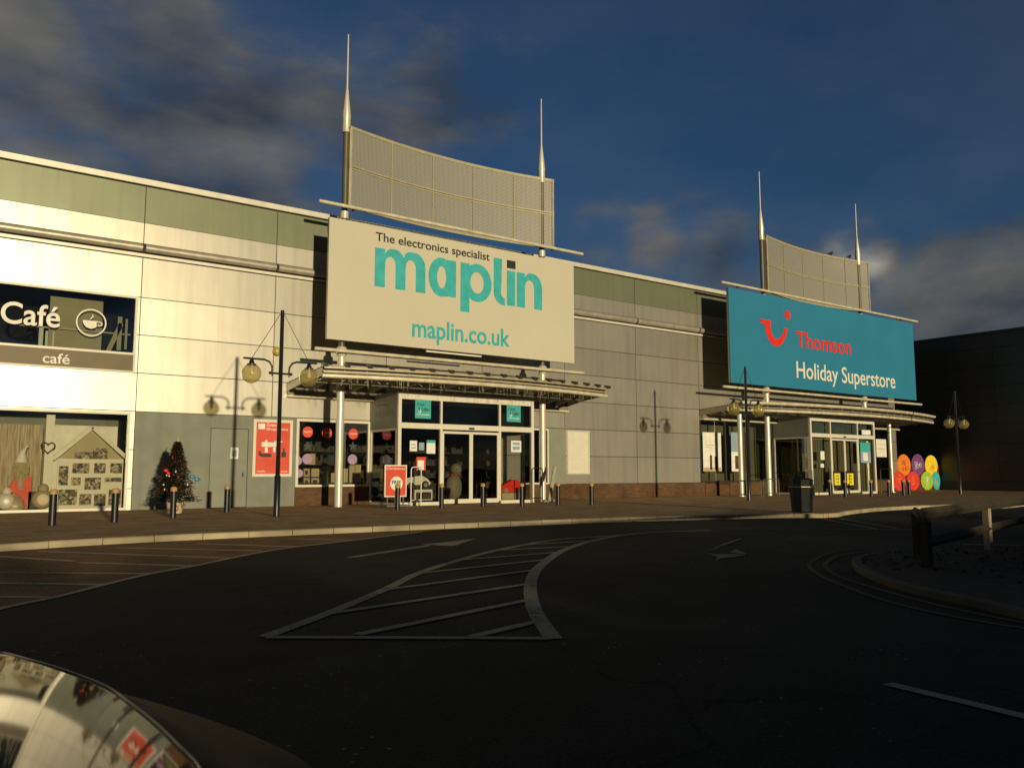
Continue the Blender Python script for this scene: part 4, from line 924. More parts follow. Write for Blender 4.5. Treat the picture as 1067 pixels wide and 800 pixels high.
def meshscreen(x0, x1, z0, z1, ncol, label):
    t = thing('mesh_screen', label, 'mesh screen', ((x0 + x1) / 2, 27.2, z0))
    sag = .55; n = 30; mid = (x0 + x1) / 2; hw = (x1 - x0) / 2
    yy = lambda x: 27.05 + sag * (1 - ((x - mid) / hw) ** 2)
    xs = [x0 + (x1 - x0) * k / n for k in range(n + 1)]
    q = MB()
    q.add([(x, yy(x), z) for x in xs for z in (z0, z1)], [(2 * i, 2 * i + 2, 2 * i + 3, 2 * i + 1) for i in range(n)], True); q.build('perforated_sheet', M['screen'], t)
    def strip(za, zb, d0=-.03, d1=.04):
        q = MB(); vs = []
        for x in xs: vs += [(x, yy(x) + d0, za), (x, yy(x) + d0, zb), (x, yy(x) + d1, zb), (x, yy(x) + d1, za)]
        fs = []
        for i in range(n):
            for k in range(4): fs.append((4 * i + k, 4 * i + 4 + k, 4 * i + 4 + (k + 1) % 4, 4 * i + (k + 1) % 4))
        fs += [(0, 1, 2, 3), (4 * n + 3, 4 * n + 2, 4 * n + 1, 4 * n)]
        q.add(vs, fs); return q
    m_ = (z0 + z1) / 2
    strip(z1 - .10, z1 + .02).build('top_rail', M['screenframe'], t); strip(z0, z0 + .08).build('bottom_rail', M['screenframe'], t)
    strip(m_ - .07, m_ - .02).build('middle_rail', M['screenframe'], t); strip(m_ + .02, m_ + .07).build('middle_rail', M['screenframe'], t)
    for k in range(ncol + 1):
        x = x0 + (x1 - x0) * k / ncol; w = .1 if k in (0, ncol) else .025
        x = min(max(x, x0 + w / 2), x1 - w / 2)
        q = MB(); q.box(x - w / 2, x + w / 2, yy(x) - .035, yy(x) + .05 + (.10 if k in (0,) else 0), z0 + .001, z1 + .01); q.build('divider' if 0 < k < ncol else 'end_post', M['screenframe'], t)
    return t
meshscreen(12.27, 21.83, 10.75, 13.80, 5, 'curved perforated metal screen above the cream sign'); meshscreen(36.45, 46.3, 10.75, 13.86, 5, 'curved perforated metal screen above the blue green sign')
def bird(p, face, label):
    q = MB(); f = Vector((face, 0, 0)); p = Vector(p)
    q.sphere(p + Vector((0, 0, .12)), .09, 12, 8, (1.7, .8, .9)); q.sphere(p + f * .16 + Vector((0, 0, .22)), .055, 10, 8)
    q.tube([p - f * .1 + Vector((0, 0, .12)), p - f * .32 + Vector((0, 0, .05))], [.05, .02], 8); q.tube([p + f * .2 + Vector((0, 0, .22)), p + f * .27 + Vector((0, 0, .21))], [.02, .004], 6)
    q.tube([p + Vector((0, .02, 0)), p + Vector((0, .02, .08))], .012, 5); q.tube([p + Vector((.03, -.02, 0)), p + Vector((.03, -.02, .08))], .012, 5)
    q.top('crow', M['feather'], label, 'bird', p, 'birds perched on the second screen')
for x_, y_, fc, lb_ in ((865.5, 264, 1, 'black bird perched left on the second mesh screen'), (885, 268.5, 1, 'black bird perched beside the rightmost mast')):
    X_ = PY(x_, y_, 27.55).x; mid = (36.45 + 46.3) / 2; Yb = 27.05 + .55 * (1 - ((X_ - mid) / 4.925) ** 2); X_ = PY(x_, y_, Yb).x
    bird((X_, Yb, 13.885), fc, lb_)
for x_, lb_, y_ in ((34.0, 'slim cream canopy column left of the second porch', 27.2), (48.0, 'slim cream canopy column right of the second porch', 27.2)):
    t = thing('canopy_column', lb_, 'column', (x_, y_, 0)); q = MB(); q.tube([(x_, y_, 0), (x_, y_, 4.4)], .12, 16); q.build('shaft', M['mast'], t)
    q = MB(); q.tube([(x_, y_, 0), (x_, y_, .03)], .2, 16); q.build('base_plate', M['mast'], t)

# ------------------------------------------------------------------ canopies
def canopy(xc, hw, yc, yend, zu, zl, label, nr, xw0, xw1, double):
    t = thing('entrance_canopy', label, 'canopy', (xc, D, 3.9)); n = 30
    xs = [xc + hw * (2 * k / n - 1) for k in range(n + 1)]; yf = lambda x: yc + (yend - yc) * ((x - xc) / hw) ** 2
    wx = lambda x: xw0 + (xw1 - xw0) * (x - (xc - hw)) / (2 * hw)
    zw = 4.42
    NB = 13 if not double else 15
    for b_ in range(NB):        # tilted louvre blades following the curve of the front edge
        f_ = (b_ + .35) / NB; q = MB(); vs = []
        for x in xs:
            X_ = x + (wx(x) - x) * f_; Y_ = yf(x) + (D - .08 - yf(x)) * f_; Z_ = zu + (zw - zu) * f_
            vs += [(X_, Y_ - .045, Z_ + .03), (X_, Y_ + .055, Z_ - .035), (X_, Y_ + .055, Z_ - .020), (X_, Y_ - .045, Z_ + .045)]
        fs = [(4 * i + k, 4 * i + (k + 1) % 4, 4 * i + 4 + (k + 1) % 4, 4 * i + 4 + k) for i in range(n) for k in range(4)] + [(3, 2, 1, 0), (4 * n, 4 * n + 1, 4 * n + 2, 4 * n + 3)]
        q.add(vs, fs); q.build('louvre_blade', M['louvre'], t)
    for k_, (zt_, zb_, dy_) in enumerate(((zu + .0, zu - .075, -.01), (zl + .17, zl + .10, .07))):
        q = MB(); vs = []
        for x in xs: vs += [(x, yf(x) + dy_, zb_), (x, yf(x) + dy_, zt_), (x, yf(x) + dy_ + .02, zt_), (x, yf(x) + dy_ + .02, zb_)]
        q.add(vs, [(4 * i + k, 4 * i + (k + 1) % 4, 4 * i + 4 + (k + 1) % 4, 4 * i + 4 + k) for i in range(n) for k in range(4)] + [(3, 2, 1, 0), (4 * n, 4 * n + 1, 4 * n + 2, 4 * n + 3)])
        q.build('front_slat', M['truss'] if double else M['louvre'], t)
    q = MB(); q.tube([(x, yf(x) + .12, zl) for x in xs], .075, 10); q.build('front_tube', M['tube'], t)
    if double: q = MB(); q.tube([(x, yf(x) - .02, zu + .02) for x in xs], .07, 10); q.build('upper_tube', M['tube'], t)
    # inner ring of trussing
    q = MB(); q.tube([(x, yf(x) + (D - yf(x)) * .45, zl - .05) for x in xs], .045, 8); q.tube([(x, yf(x) + (D - yf(x)) * .45, zu - .1) for x in xs], .035, 8)
    for i in range(n): 
        x, x2 = xs[i], xs[i + 1]; q.bar((x, yf(x) + (D - yf(x)) * .45, zl - .05 if i % 2 else zu - .1), (x2, yf(x2) + (D - yf(x2)) * .45, zu - .1 if i % 2 else zl - .05), .03)
    q.build('inner_truss', M['truss'], t)
    for k in range(nr):
        x = xc + hw * (2 * k / (nr - 1) - 1); x = min(max(x, xc - hw + .03), xc + hw - .03); y = yf(x); xw = wx(x)
        q = MB(); A = Vector((x, y + .2, zu - .02)); B = Vector((xw, D - .07, zw - .02)); Cc = Vector((xw, D - .07, 4.12)); Dd = Vector((x, y + .2, zl)); Ee = A.lerp(B, .5); Ff = Vector((Ee.x, Ee.y, 4.26))
        o_ = Vector((.025, 0, 0)); vs = [v + s * o_ for s in (-1, 1) for v in (A, B, Cc, Ff, Dd)]
        q.add(vs, [(0, 1, 2, 3, 4), (9, 8, 7, 6, 5)] + [(i, i + 5, (i + 1) % 5 + 5, (i + 1) % 5) for i in range(5)])
        q.build('rafter', M['truss'], t)
        if not double:
            q = MB(); q.bar((x, y - .09, zu + .04), (x, y + .16, zu + .08), .14, .11); q.build('rafter_end', M['ink'], t)
    q = MB(); q.box(xw0, xw1, D - .30, D - .002, 3.90, 3.965); q.build('wall_plate', M['tube'], t)
    q = MB(); q.box(xw0 + .02, xw1 - .02, D - .26, D - .002, 3.966, 4.39); q.build('wall_beam', M['truss'], t)
    return t
c1 = canopy(16.72, 6.15, 24.05, 24.85, 4.60, 4.30, 'curved louvred canopy over the first entrance', 18, 10.85, 23.9, False)
c2 = canopy(42.3, 9.3, 25.0, 26.25, 4.62, 4.28, 'wide curved double tube canopy over the second entrance', 22, 32.9, 52.0 - .25, True)
# icicle lights hanging from first canopy
q = MB(); random.seed(11)
for k in range(60):
    x = random.uniform(11, 22.3); y = 24.05 + .8 * ((x - 16.72) / 6.15) ** 2 + .14; L = random.uniform(.1, .34)
    q.bar((x, y, 4.25), (x + random.uniform(-.02, .02), y, 4.25 - L), .006)
    for j in range(3): q.sphere((x, y, 4.25 - L * (j + 1) / 3), .012, 5, 4)
q.tube([(x_, 24.05 + .8 * ((x_ - 16.72) / 6.15) ** 2 + .14, 4.25) for x_ in [11 + 11.3 * k / 30 for k in range(31)]], .012, 5)
o = q.top('icicle_lights', mat('light string wire', (.35, .3, .2), .5), 'thin unlit icicle light string hanging under the first canopy edge', 'string lights', (16.7, 24.2, 4.2)); 

# ------------------------------------------------------------------ street lamps
def lamp(loc, label):
    t = thing('street_lamp', label, 'street lamp', loc, 'black twin globe street lamps'); x, y, z = loc
    q = MB(); q.tube([(x, y, z), (x, y, z + 1.1), (x, y, z + 1.12), (x, y, z + 5.62), (x, y, z + 5.67)], [.085, .085, .062, .055, .03], 14); q.sphere((x, y, z + 5.67), .06, 10, 6); q.build('pole', M['black'], t)
    q = MB(); q.tube([(x - .3, y, z + 3.93), (x + .3, y, z + 3.93)], .028, 8)
    for s in (-1, 1): q.sphere((x + s * .3, y, z + 3.93), .045, 8, 6); q.tube([(x + s * .24, y, z + 3.84), (x + s * .24, y, z + 4.03)], .022, 6)
    q.build('cross_bar', M['black'], t)
    for s in (-1, 1):
        q = MB(); q.tube([(x + s * .24, y, z + 3.95), (x + s * .25, y, z + 4.12), (x + s * .33, y, z + 4.24), (x + s * .47, y, z + 4.29), (x + s * 1.05, y, z + 4.29)], .028, 8); q.tube([(x + s * .82, y, z + 4.13), (x + s * .82, y, z + 4.28)], [.09, .04], 10)
        q.tube([(x + s * .82, y, z + 4.10), (x + s * .82, y, z + 4.14)], .13, 14); a = q.build('arm', M['black'], t)
        q = MB(); q.tube([(x + s * .06, y, z + 5.6), (x + s * .82, y, z + 4.3)], .009, 5); q.build('stay_wire', M['black'], t)
        q = MB(); q.sphere((x + s * .82, y, z + 3.88), .27, 24, 16); gl_ = q.build('globe', M['globe'], t)
        q = MB(); q.tube([(x + s * .82, y, z + 4.10), (x + s * .82, y, z + 3.88)], .05, 10); q.build('lamp_tube', M['lampwhite'], gl_)
    return t
l1 = lamp((8.19, 22.28, 0), 'black twin globe lamp post on the kerb left of the first entrance')
copy_tree(l1, (28.9, 22.75, 0), 'black twin globe lamp post in front of the second canopy')
copy_tree(l1, (47.0, 22.7, 0), 'black twin globe lamp post before the dark wall at far right')
# ------------------------------------------------------------------ bollards
bp = [(54, 547), (119, 544), (180, 539.3), (236, 533.6), (414, 531), (460, 529.3), (503, 527.7), (543.7, 527.5), (581.4, 526), (616.4, 526), (865, 516.2), (881, 517.6), (908, 517.4), (926.3, 516.8), (941.6, 516.2), (947.5, 515.6)]
bn = ['black bollard under the left part of the window, first from the left', 'black bollard before the house shaped shelf, second from the left', 'black bollard in front of the christmas tree', 'black bollard in front of the grey door', 'black bollard in front of the red pavement sign', 'black bollard before the left sliding door', 'black bollard before the right sliding door', 'black bollard before the red model car', 'black bollard right of the first porch', 'black bollard standing alone before the blank poster case', 'black bollard left of the yellow door notices', 'black bollard between the yellow door notices', 'black bollard at the right pane of the second porch', 'black bollard beside the far right canopy column', 'black bollard left of a pair before the painted discs', 'black bollard right of a pair before the painted discs']
def boll(loc, label):
    t = thing('bollard', label, 'bollard', loc, 'black bollards along the pavement'); x, y, z = loc
    q = MB(); q.tube([(x, y, z), (x, y, z + .70)], .082, 16); q.build('post', M['bolblack'], t)
    q = MB(); q.tube([(x, y, z + .70), (x, y, z + .79), (x, y, z + .82)], [.086, .086, .045], 16); q.build('cap', M['bolcap'], t); return t
b0 = boll(tuple(PZ(*bp[0], 0)), bn[0])
for p, lb_ in zip(bp[1:], bn[1:]): copy_tree(b0, PZ(*p, 0), lb_)
# ------------------------------------------------------------------ christmas tree
tl = PZ(182, 534.5, 0); tx_, ty_ = tl.x, tl.y
ct = thing('christmas_tree', 'decorated christmas tree in a spotted pot against the grey wall', 'christmas tree', tl)
q = MB(); q.tube([(tx_, ty_, 0), (tx_, ty_, .42)], [.2, .27], 18); q.tube([(tx_, ty_, .38), (tx_, ty_, .43)], [.285, .285], 18); q.build('pot', collagemat('spotted wrap', [(.5, .44, .3), (.5, .44, .3), (.35, .08, .05), (.5, .44, .3), (.2, .2, .12)], 16), ct)
q = MB(); q.tube([(tx_, ty_, .4), (tx_, ty_, 2.1)], [.05, .012], 8); q.build('trunk', mat('bark', (.05, .035, .02), .9), ct)
random.seed(21); q = MB()
def rad(z): return .54 * (1 - (z - .38) / 1.75) ** .85 + .03 if z < 2.1 else .03
for k in range(9000):
    z = .38 + 1.72 * random.random() ** 1.3; a = random.random() * 6.283; lob = 1 + .13 * math.sin(5 * a + z * 9) + .10 * math.sin(z * 17); rr_ = rad(z) * lob * (random.random() ** .45) * random.uniform(.75, 1.12)
    c = Vector((tx_ + rr_ * math.cos(a), ty_ + rr_ * math.sin(a), z - .08 * rr_)); d = Vector((math.cos(a), math.sin(a), random.uniform(-.3, .5))).normalized() * random.uniform(.05, .10)
    s = Vector((-math.sin(a), math.cos(a), random.uniform(-.5, .5))) * random.uniform(.012, .028); q.add([c - s, c + d, c + s], [(0, 1, 2)])
q.build('foliage', M['needle'], ct)
q = MB()
for k in range(900):
    z = .5 + 1.55 * random.random(); a = random.random() * 6.283; rr_ = rad(z) * random.uniform(.85, 1.05); c = Vector((tx_ + rr_ * math.cos(a), ty_ + rr_ * math.sin(a), z))
    s = Vector((random.uniform(-1, 1), random.uniform(-1, 1), random.uniform(-1, 1))) * .05; w = Vector((random.uniform(-1, 1), random.uniform(-1, 1), random.uniform(-1, 1))) * .045
    if random.random() < .75: q.add([c, c + s, c + w], [(0, 1, 2)])
q.build('tinsel', M['ribbon'], ct)['kind'] = 'stuff'
for k in range(14):
    z = .55 + 1.2 * random.random(); a = -math.pi / 2 + random.uniform(-1.5, 1.2); rr_ = rad(z) * 1.02; q = MB(); q.sphere((tx_ + rr_ * math.cos(a), ty_ + rr_ * math.sin(a), z), .035, 10, 6); q.build('bauble', M['silver'] if k % 2 else M['ribbon'], ct)
q = MB(); c = Vector((tx_ + .48, ty_ - .22, 1.02)); q.sphere(c + Vector((-.07, 0, .05)), .07, 10, 6, (1.2, .5, .8)); q.sphere(c + Vector((.07, 0, -.03)), .08, 10, 6, (1.2, .5, .8)); q.build('blue_bow', M['blue'], ct)
q = MB(); q.sphere((tx_ - .36, ty_ - .3, 1.25), .06, 8, 6, (1.2, .5, .8)); q.sphere((tx_ - .3, ty_ - .32, 1.17), .05, 8, 6, (1, .5, 1)); q.build('red_bow', M['red'], ct)
q = MB(); q.tube([(tx_, ty_, 2.08), (tx_ + .01, ty_, 2.26)], [.03, .004], 6); q.tube([(tx_ - .09, ty_, 2.0), (tx_ - .05, ty_, 2.12)], [.012, .004], 5); q.build('top_spike', M['beige'], ct)
# ------------------------------------------------------------------ litter bin
bb_ = PZ(835.8, 533.6, 0); ln = thing('litter_bin', 'black octagonal litter bin standing on the pavement edge', 'litter bin', bb_)
def octa(mb, levels, c):
    n = 8; vs = []
    for z, r in levels:
        for k in range(n): a = R(22.5 + 45 * k + 12); vs.append((c.x + r * math.cos(a), c.y + r * math.sin(a), z))
    fs = [(i * n + k, i * n + (k + 1) % n, (i + 1) * n + (k + 1) % n, (i + 1) * n + k) for i in range(len(levels) - 1) for k in range(n)] + [tuple(range(n))[::-1], tuple(range((len(levels) - 1) * n, len(levels) * n))]
    mb.add(vs, fs)
S_ = bb_.y / 15.35
q = MB(); octa(q, [(0, .27), (.03, .30), (.1, .30), (.72, .345)], bb_); q.build('body', M['bin'], ln)
q = MB(); octa(q, [(.722, .36), (.78, .36)], bb_); q.build('band', M['bin'], ln)
q = MB(); octa(q, [(.782, .33), (.93, .33)], bb_); q.build('hood', M['bin'], ln)
q = MB(); octa(q, [(.932, .355), (.98, .35), (1.03, .25)], bb_); q.build('lid', M['bin'], ln)
q = MB(); octa(q, [(.765, .363), (.772, .363)], bb_); q.build('trim_line', M['rail'], ln)
# ------------------------------------------------------------------ knee rail fence
kf = thing('knee_rail_fence', 'low weathered timber rail fence round the traffic island', 'fence', PZ(966, 587, 0))
A = PZ(966, 587, 0); B = PZ(1030, 567.5, 0); B.z = 0; A.z = 0; Cx = A + (B - A) * 2.6; B2 = PZ(956, 575, 0); B2.z = 0
for p, mm, w_, hh, lb_ in ((A, 'timber', .11, .64, None), (B, 'timberwhite', .10, .60, 'white painted post'), (Cx, 'timber', .13, .62, None), (B2, 'timber', .09, .62, None)):
    q = MB(); q.bar(p + Vector((0, 0, -.2)), p + Vector((0, 0, hh)), w_); q.build('post', M[mm], kf, lb_)
dz = Vector((0, 0, 1))
def raild(a, b, z0, z1, ext0=.15, ext1=.15, s=.075):
    t = (b - a).normalized(); a = a - t * ext0 + dz * z0; b = b + t * ext1 + dz * z1; q = MB(); t = (b - a).normalized(); x = t.cross(dz).normalized() * s; u = dz * s
    q.add([a + x, a + u, a - x, a - u, b + x, b + u, b - x, b - u], [(0, 1, 2, 3), (7, 6, 5, 4), (0, 4, 5, 1), (1, 5, 6, 2), (2, 6, 7, 3), (3, 7, 4, 0)]); return q
raild(A, Cx, .66, .62, .12).build('rail', M['timber'], kf); raild(A, Cx, .27, .27, .05, .1, .07).build('rail', M['timber'], kf)
raild(A, B2, .60, .60, .02, .1).build('rail', M['timber'], kf)
# ------------------------------------------------------------------ dark building on the right
XD = 57.1
db = thing('dark_building', 'tall dark green grey clad building closing the right side', 'building', (XD, 40, 0))
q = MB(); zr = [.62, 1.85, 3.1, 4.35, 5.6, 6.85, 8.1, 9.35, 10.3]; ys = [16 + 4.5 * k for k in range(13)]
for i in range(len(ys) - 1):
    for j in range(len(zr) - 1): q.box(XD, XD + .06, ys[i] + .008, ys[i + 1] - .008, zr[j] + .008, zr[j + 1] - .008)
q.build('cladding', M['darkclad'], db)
q = MB(); q.box(XD + .062, XD + 40, 16, 70, 0, 10.3); q.build('wall_core', M['dark'], db)
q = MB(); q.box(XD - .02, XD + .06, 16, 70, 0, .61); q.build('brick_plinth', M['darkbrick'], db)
q = MB(); q.box(XD - .06, XD + 40, 15.9, 70.1, 10.31, 10.46); q.build('roof_trim', M['darkclad'], db)
# far wall closing the service gap
q = MB(); q.box(XE + .01, XD - .03, 44, 44.3, 0, 9.5); q.top('service_wall', M['dark'], 'black wall closing the service gap behind the painted hoarding', 'wall', (54, 44, 0))
# hoarding with discs
hg = thing('painted_hoarding', 'hoarding painted with large coloured discs beside the dark building', 'hoarding', (54, D, 0))
q = MB(); q.box(51.85, XD - .07, D, D + .05, 0, 1.7); q.build('board', M['maroon'], hg)
for x_, y_, mm, yo in [(941.5, 484.5, 'orange', 0), (956, 484, 'purple', .01), (970, 485, 'yell2', 0), (936.5, 504, 'red2', .01), (951, 503.5, 'red2', .015), (965.5, 503.8, 'green', .02), (976, 504, 'cyan', .03)]:
    c = PY(x_, y_); cz = c.z if y_ < 490 else .53
    rx, rz = (.82, .70) if y_ < 490 else (.80, .62)
    if mm == 'cyan': rx = .5; c.x = min(c.x, XD - .6)
    q = MB(); yq = D - .03 - yo; q.poly(ringpts(c.x, max(cz, .64) if y_ > 490 else cz, rx, rz, 32), None, lambda a, b: (a, yq, b), lambda a, b: (a, yq + .028, b)); dd = q.build('painted_disc', M[mm], hg)
    q = MB(); random.seed(int(x_))
    for k in range(6):
        a = random.random() * 6.28; r1 = random.uniform(.1, .5); cx_ = c.x + rx * r1 * math.cos(a); cz_ = (max(cz, .64) if y_ > 490 else cz) + rz * r1 * math.sin(a); rr2 = random.uniform(.06, .16)
        q.poly(ringpts(cx_, cz_, rr2, rr2, 12), [ringpts(cx_, cz_, rr2 - .03, rr2 - .03, 12)[::-1]], lambda a, b, k=k: (a, yq - .004 - .001 * k, b), lambda a, b, k=k: (a, yq - .0035 - .001 * k, b))
    q.build('swirl_pattern', M['cream'] if mm in ('purple', 'green') else M['orange'] if mm != 'orange' else M['maroon'], dd)

# ------------------------------------------------------------------ car in the foreground
ca_ = R(25); HV = Vector((math.sin(ca_), math.cos(ca_), 0)); RV = Vector((math.cos(ca_), -math.sin(ca_), 0)); P0 = RV * -.95
def cp(s, l, z): p = P0 + RV * s + HV * l; return Vector((p.x, p.y, z))
def bz(s, l):
    c = (-.0531, -.2772, -.1468, -.6636, -.4061, -.0921); v = max(l - 1.4, -.5); s = max(abs(s), .55 - (c[1] + c[4] * v) / (2 * c[3])); u = s - .55
    return .86 + c[0] + c[1] * u + c[2] * v + c[3] * u * u + c[4] * u * v + c[5] * v * v
car = thing('parked_car', 'glossy black parked car whose bonnet mirrors the shop fronts', 'car', (P0.x, P0.y, RZ))
OUT = [(.0, 2.362), (.05, 2.355), (.095, 2.333), (.16, 2.25), (.23, 2.162), (.336, 2.056), (.443, 1.959), (.509, 1.848), (.568, 1.748), (.627, 1.636), (.667, 1.552), (.718, 1.442), (.78, 1.2), (.82, .9), (.84, .55)]
oc = bez([Vector((a, b, 0)) for a, b in OUT], 4)
def half_width(l):
    best = 0
    for a, b in zip(oc[:-1], oc[1:]):
        if (a.y - l) * (b.y - l) <= 0 and a.y != b.y: best = a.x + (b.x - a.x) * (l - a.y) / (b.y - a.y); break
    return best
bn_ = MB(); NL, NS = 46, 40; vs = []
for i in range(NL + 1):
    l = .55 + (2.361 - .55) * (1 - (1 - i / NL) ** 1.6); hw_ = max(half_width(l), .01)
    for j in range(NS + 1): s = hw_ * (2 * j / NS - 1); vs.append(cp(s, l, bz(s, l)))
bn_.add(vs, [(i * (NS + 1) + j, i * (NS + 1) + j + 1, (i + 1) * (NS + 1) + j + 1, (i + 1) * (NS + 1) + j) for i in range(NL) for j in range(NS)], True)
bn_.build('bonnet', M['carpaint'], car)
def ring_full(pts): return [(s, l, z) for s, l, z in pts] + [(-s, l, z) for s, l, z in reversed(pts)]
o_in = [(p.x, p.y, bz(p.x, p.y)) for p in oc]
ch_ = MB(); ch_.tube([cp(s + .004, l + .003, z - .001) for s, l, z in ring_full(o_in[::1])[1:-1]], .0035, 6, False); ch_.build('bonnet_edge_strip', M['chrome'], car)
# body side skin: outline -> gap -> shoulder rim -> sill
def offs(pts, d):
    out = []
    for i, p in enumerate(pts):
        a, b = pts[max(i - 1, 0)], pts[min(i + 1, len(pts) - 1)]; t = Vector((b[0] - a[0], b[1] - a[1], 0)).normalized(); out.append((p[0] - t.y * d if i else p[0], p[1] + t.x * d if i else p[1] + d))
    return out
gapo = offs([(p[0], p[1]) for p in o_in], .014)
RIM = [(.0, 2.62, .55), (.18, 2.50, .59), (.36, 2.29, .655), (.52, 2.25, .62), (.70, 2.18, .573), (.86, 2.03, .54), (.905, 1.7, .58), (.91, 1.2, .64), (.91, .55, .70)]
rc2 = bez([Vector(p) for p in RIM], 6); rimres = [rc2[min(int(round(i * (len(rc2) - 1) / (len(o_in) - 1))), len(rc2) - 1)] for i in range(len(o_in))]
body = MB()
L0 = [(x, y, bz(x, y) - .012) for x, y in gapo]; L0b = [(x, y, bz(x, y) - .05) for x, y in [(p[0], p[1]) for p in o_in]]
L2 = [(p.x, p.y, p.z) for p in rimres]
L1 = [((a[0] * .55 + b[0] * .45), (a[1] * .55 + b[1] * .45), a[2] * .5 + b[2] * .5 + .0) for a, b in zip(L0, L2)]
L3 = [(p[0] * 1.005, p[1] * 1.01 + .01, p[2] - .18) for p in L2]; L4 = [(p[0] * .98, p[1] * .985, .12) for p in L2]
def skin(mb, layers, mirror=True):
    for sg in ((1, -1) if mirror else (1,)):
        vs = [cp(s * sg, l, z) for L in layers for s, l, z in L]; n = len(layers[0])
        mb.add(vs, [((i * n + j, i * n + j + 1, (i + 1) * n + j + 1, (i + 1) * n + j) if sg > 0 else ((i + 1) * n + j, (i + 1) * n + j + 1, i * n + j + 1, i * n + j)) for i in range(len(layers) - 1) for j in range(n - 1)], True)
skin(body, [L0b, L0, L1, L2, L3, L4])
# flanks and tail
FL = [(.85, .55), (.86, .0), (.86, -.8), (.84, -1.5), (.75, -1.95), (.5, -2.08), (0, -2.12)]
fa = [(s * .97, l, .78 if l > -1.6 else .77) for s, l in FL]; fbx = [(s + .055 if l > -1.9 else s, l - (.03 if l < -1.9 else 0), .68) for s, l in FL]; fc = [(s + .05 if l > -1.9 else s, l - (.05 if l < -1.9 else 0), .45) for s, l in FL]; fd = [(s * .99, l * .99, .12) for s, l in FL]
skin(body, [fa, fbx, fc, fd]); body.build('body', M['cardull'], car)
cb_ = MB(); base_ = [(.0, .70, .81), (.55, .66, .81), (.80, .52, .79), (.83, -.3, .79), (.82, -1.2, .79), (.72, -1.85, .79), (.4, -2.0, .79), (0, -2.03, .79)]
top_ = [(.0, -.12, 1.07), (.42, -.14, 1.065), (.55, -.22, 1.05), (.58, -.5, 1.06), (.57, -1.0, 1.06), (.52, -1.45, 1.05), (.3, -1.55, 1.04), (0, -1.58, 1.04)]
skin(cb_, [base_, top_]); cb_.build('windows', M['carglass'], car)
rf2 = MB(); vs = [cp(s, l, z) for s, l, z in top_] + [cp(-s, l, z) for s, l, z in top_[1:-1][::-1]]; vs.append(cp(0, -.85, 1.095)); nn_ = len(vs) - 1
rf2.add(vs, [(i, (i + 1) % nn_, nn_)[::-1] for i in range(nn_)], True); rf2.build('roof', M['carpaint'], car)
for s in (-1, 1):
    for l in (1.55, -1.3):
        q = MB(); c0 = cp(s * .70, l, .18); c1_ = cp(s * .925, l, .18); q.tube([c0, c0.lerp(c1_, .1), c0.lerp(c1_, .9), c1_], [.27, .30, .30, .27], 28); w_ = q.build('wheel', M['carrubber'], car)
        q = MB(); q.tube([c1_, cp(s * .935, l, .18)], [.19, .17], 20); q.build('rim', M['rim'], w_)
    q = MB(); q.sphere(cp(s * .55, 2.2, .50), .1, 14, 8, (1.2, .9, .6)); q.build('headlight', M['carglass'], car)
# hedge added unseen behind the camera to shade the near road and car
random.seed(31); hg2 = MB(); NX, NZ = 220, 7
def hv(i, j):
    x = -40 + 110 * i / NX; hgt = 1.45 + .35 * math.sin(x * .13) + .22 * math.sin(x * .9) + random.uniform(-.14, .14) + (.25 if x > 3 else -.15)
    if -4.5 < x < 1.5: hgt = 1.88 + random.uniform(-.03, .08)
    return x, hgt
for side in (0, 1):
    vs = []
    for i in range(NX + 1):
        x, hgt = hv(i, 0)
        for j in range(NZ + 1):
            t = j / NZ; off = .6 * (1 - t ** 3) + random.uniform(-.12, .12); vs.append((x + random.uniform(-.1, .1), -13 + (off if side else -off), RZ + hgt * t))
    hg2.add(vs, [(i * (NZ + 1) + j, (i + 1) * (NZ + 1) + j, (i + 1) * (NZ + 1) + j + 1, i * (NZ + 1) + j + 1) if side == 0 else (i * (NZ + 1) + j + 1, (i + 1) * (NZ + 1) + j + 1, (i + 1) * (NZ + 1) + j, i * (NZ + 1) + j) for i in range(NX) for j in range(NZ)])
hg2.top('shade_hedge', mat('hedge leaves', (.03, .045, .015), .9, 0, .4, 9), 'low ragged green hedge added unseen behind the camera to shade the near road', 'shade_hedge', (0, -13, RZ))
# ------------------------------------------------------------------ world and sun
AZS = math.atan2(.128, .99); ELS = R(4.3)
sun = bpy.data.lights.new('sun', 'SUN'); sun.energy = 4.6; sun.angle = R(1.1); sun.color = (1, .83, .53)
so_ = bpy.data.objects.new('sun', sun); COL.objects.link(so_)
d = Vector((math.sin(AZS) * math.cos(ELS), math.cos(AZS) * math.cos(ELS), -math.sin(ELS)))
so_.rotation_euler = d.to_track_quat('-Z', 'Y').to_euler(); so_.location = (0, -20, 20)
w = bpy.data.worlds.new('World'); SC.world = w; w.use_nodes = True; nt = w.node_tree; n = nt.nodes; l = nt.links
bg = n['Background']; sky = n.new('ShaderNodeTexSky'); sky.sky_type = 'NISHITA'; sky.sun_disc = False; sky.sun_elevation = ELS
sky.sun_rotation = math.pi + AZS; sky.air_density = 1.0; sky.dust_density = .15; sky.ozone_density = 4.0
bg.inputs['Strength'].default_value = .05
tc = n.new('ShaderNodeTexCoord'); nrm = n.new('ShaderNodeVectorMath'); nrm.operation = 'NORMALIZE'; l.new(tc.outputs['Generated'], nrm.inputs[0])
def math_(op, a, b=None, c=None):
    k = n.new('ShaderNodeMath'); k.operation = op
    for i, v in enumerate((a, b, c)):
        if v is None: continue
        if isinstance(v, (int, float)): k.inputs[i].default_value = v
        else: l.new(v, k.inputs[i])
    return k.outputs[0]
sp = n.new('ShaderNodeSeparateXYZ'); l.new(nrm.outputs[0], sp.inputs[0])
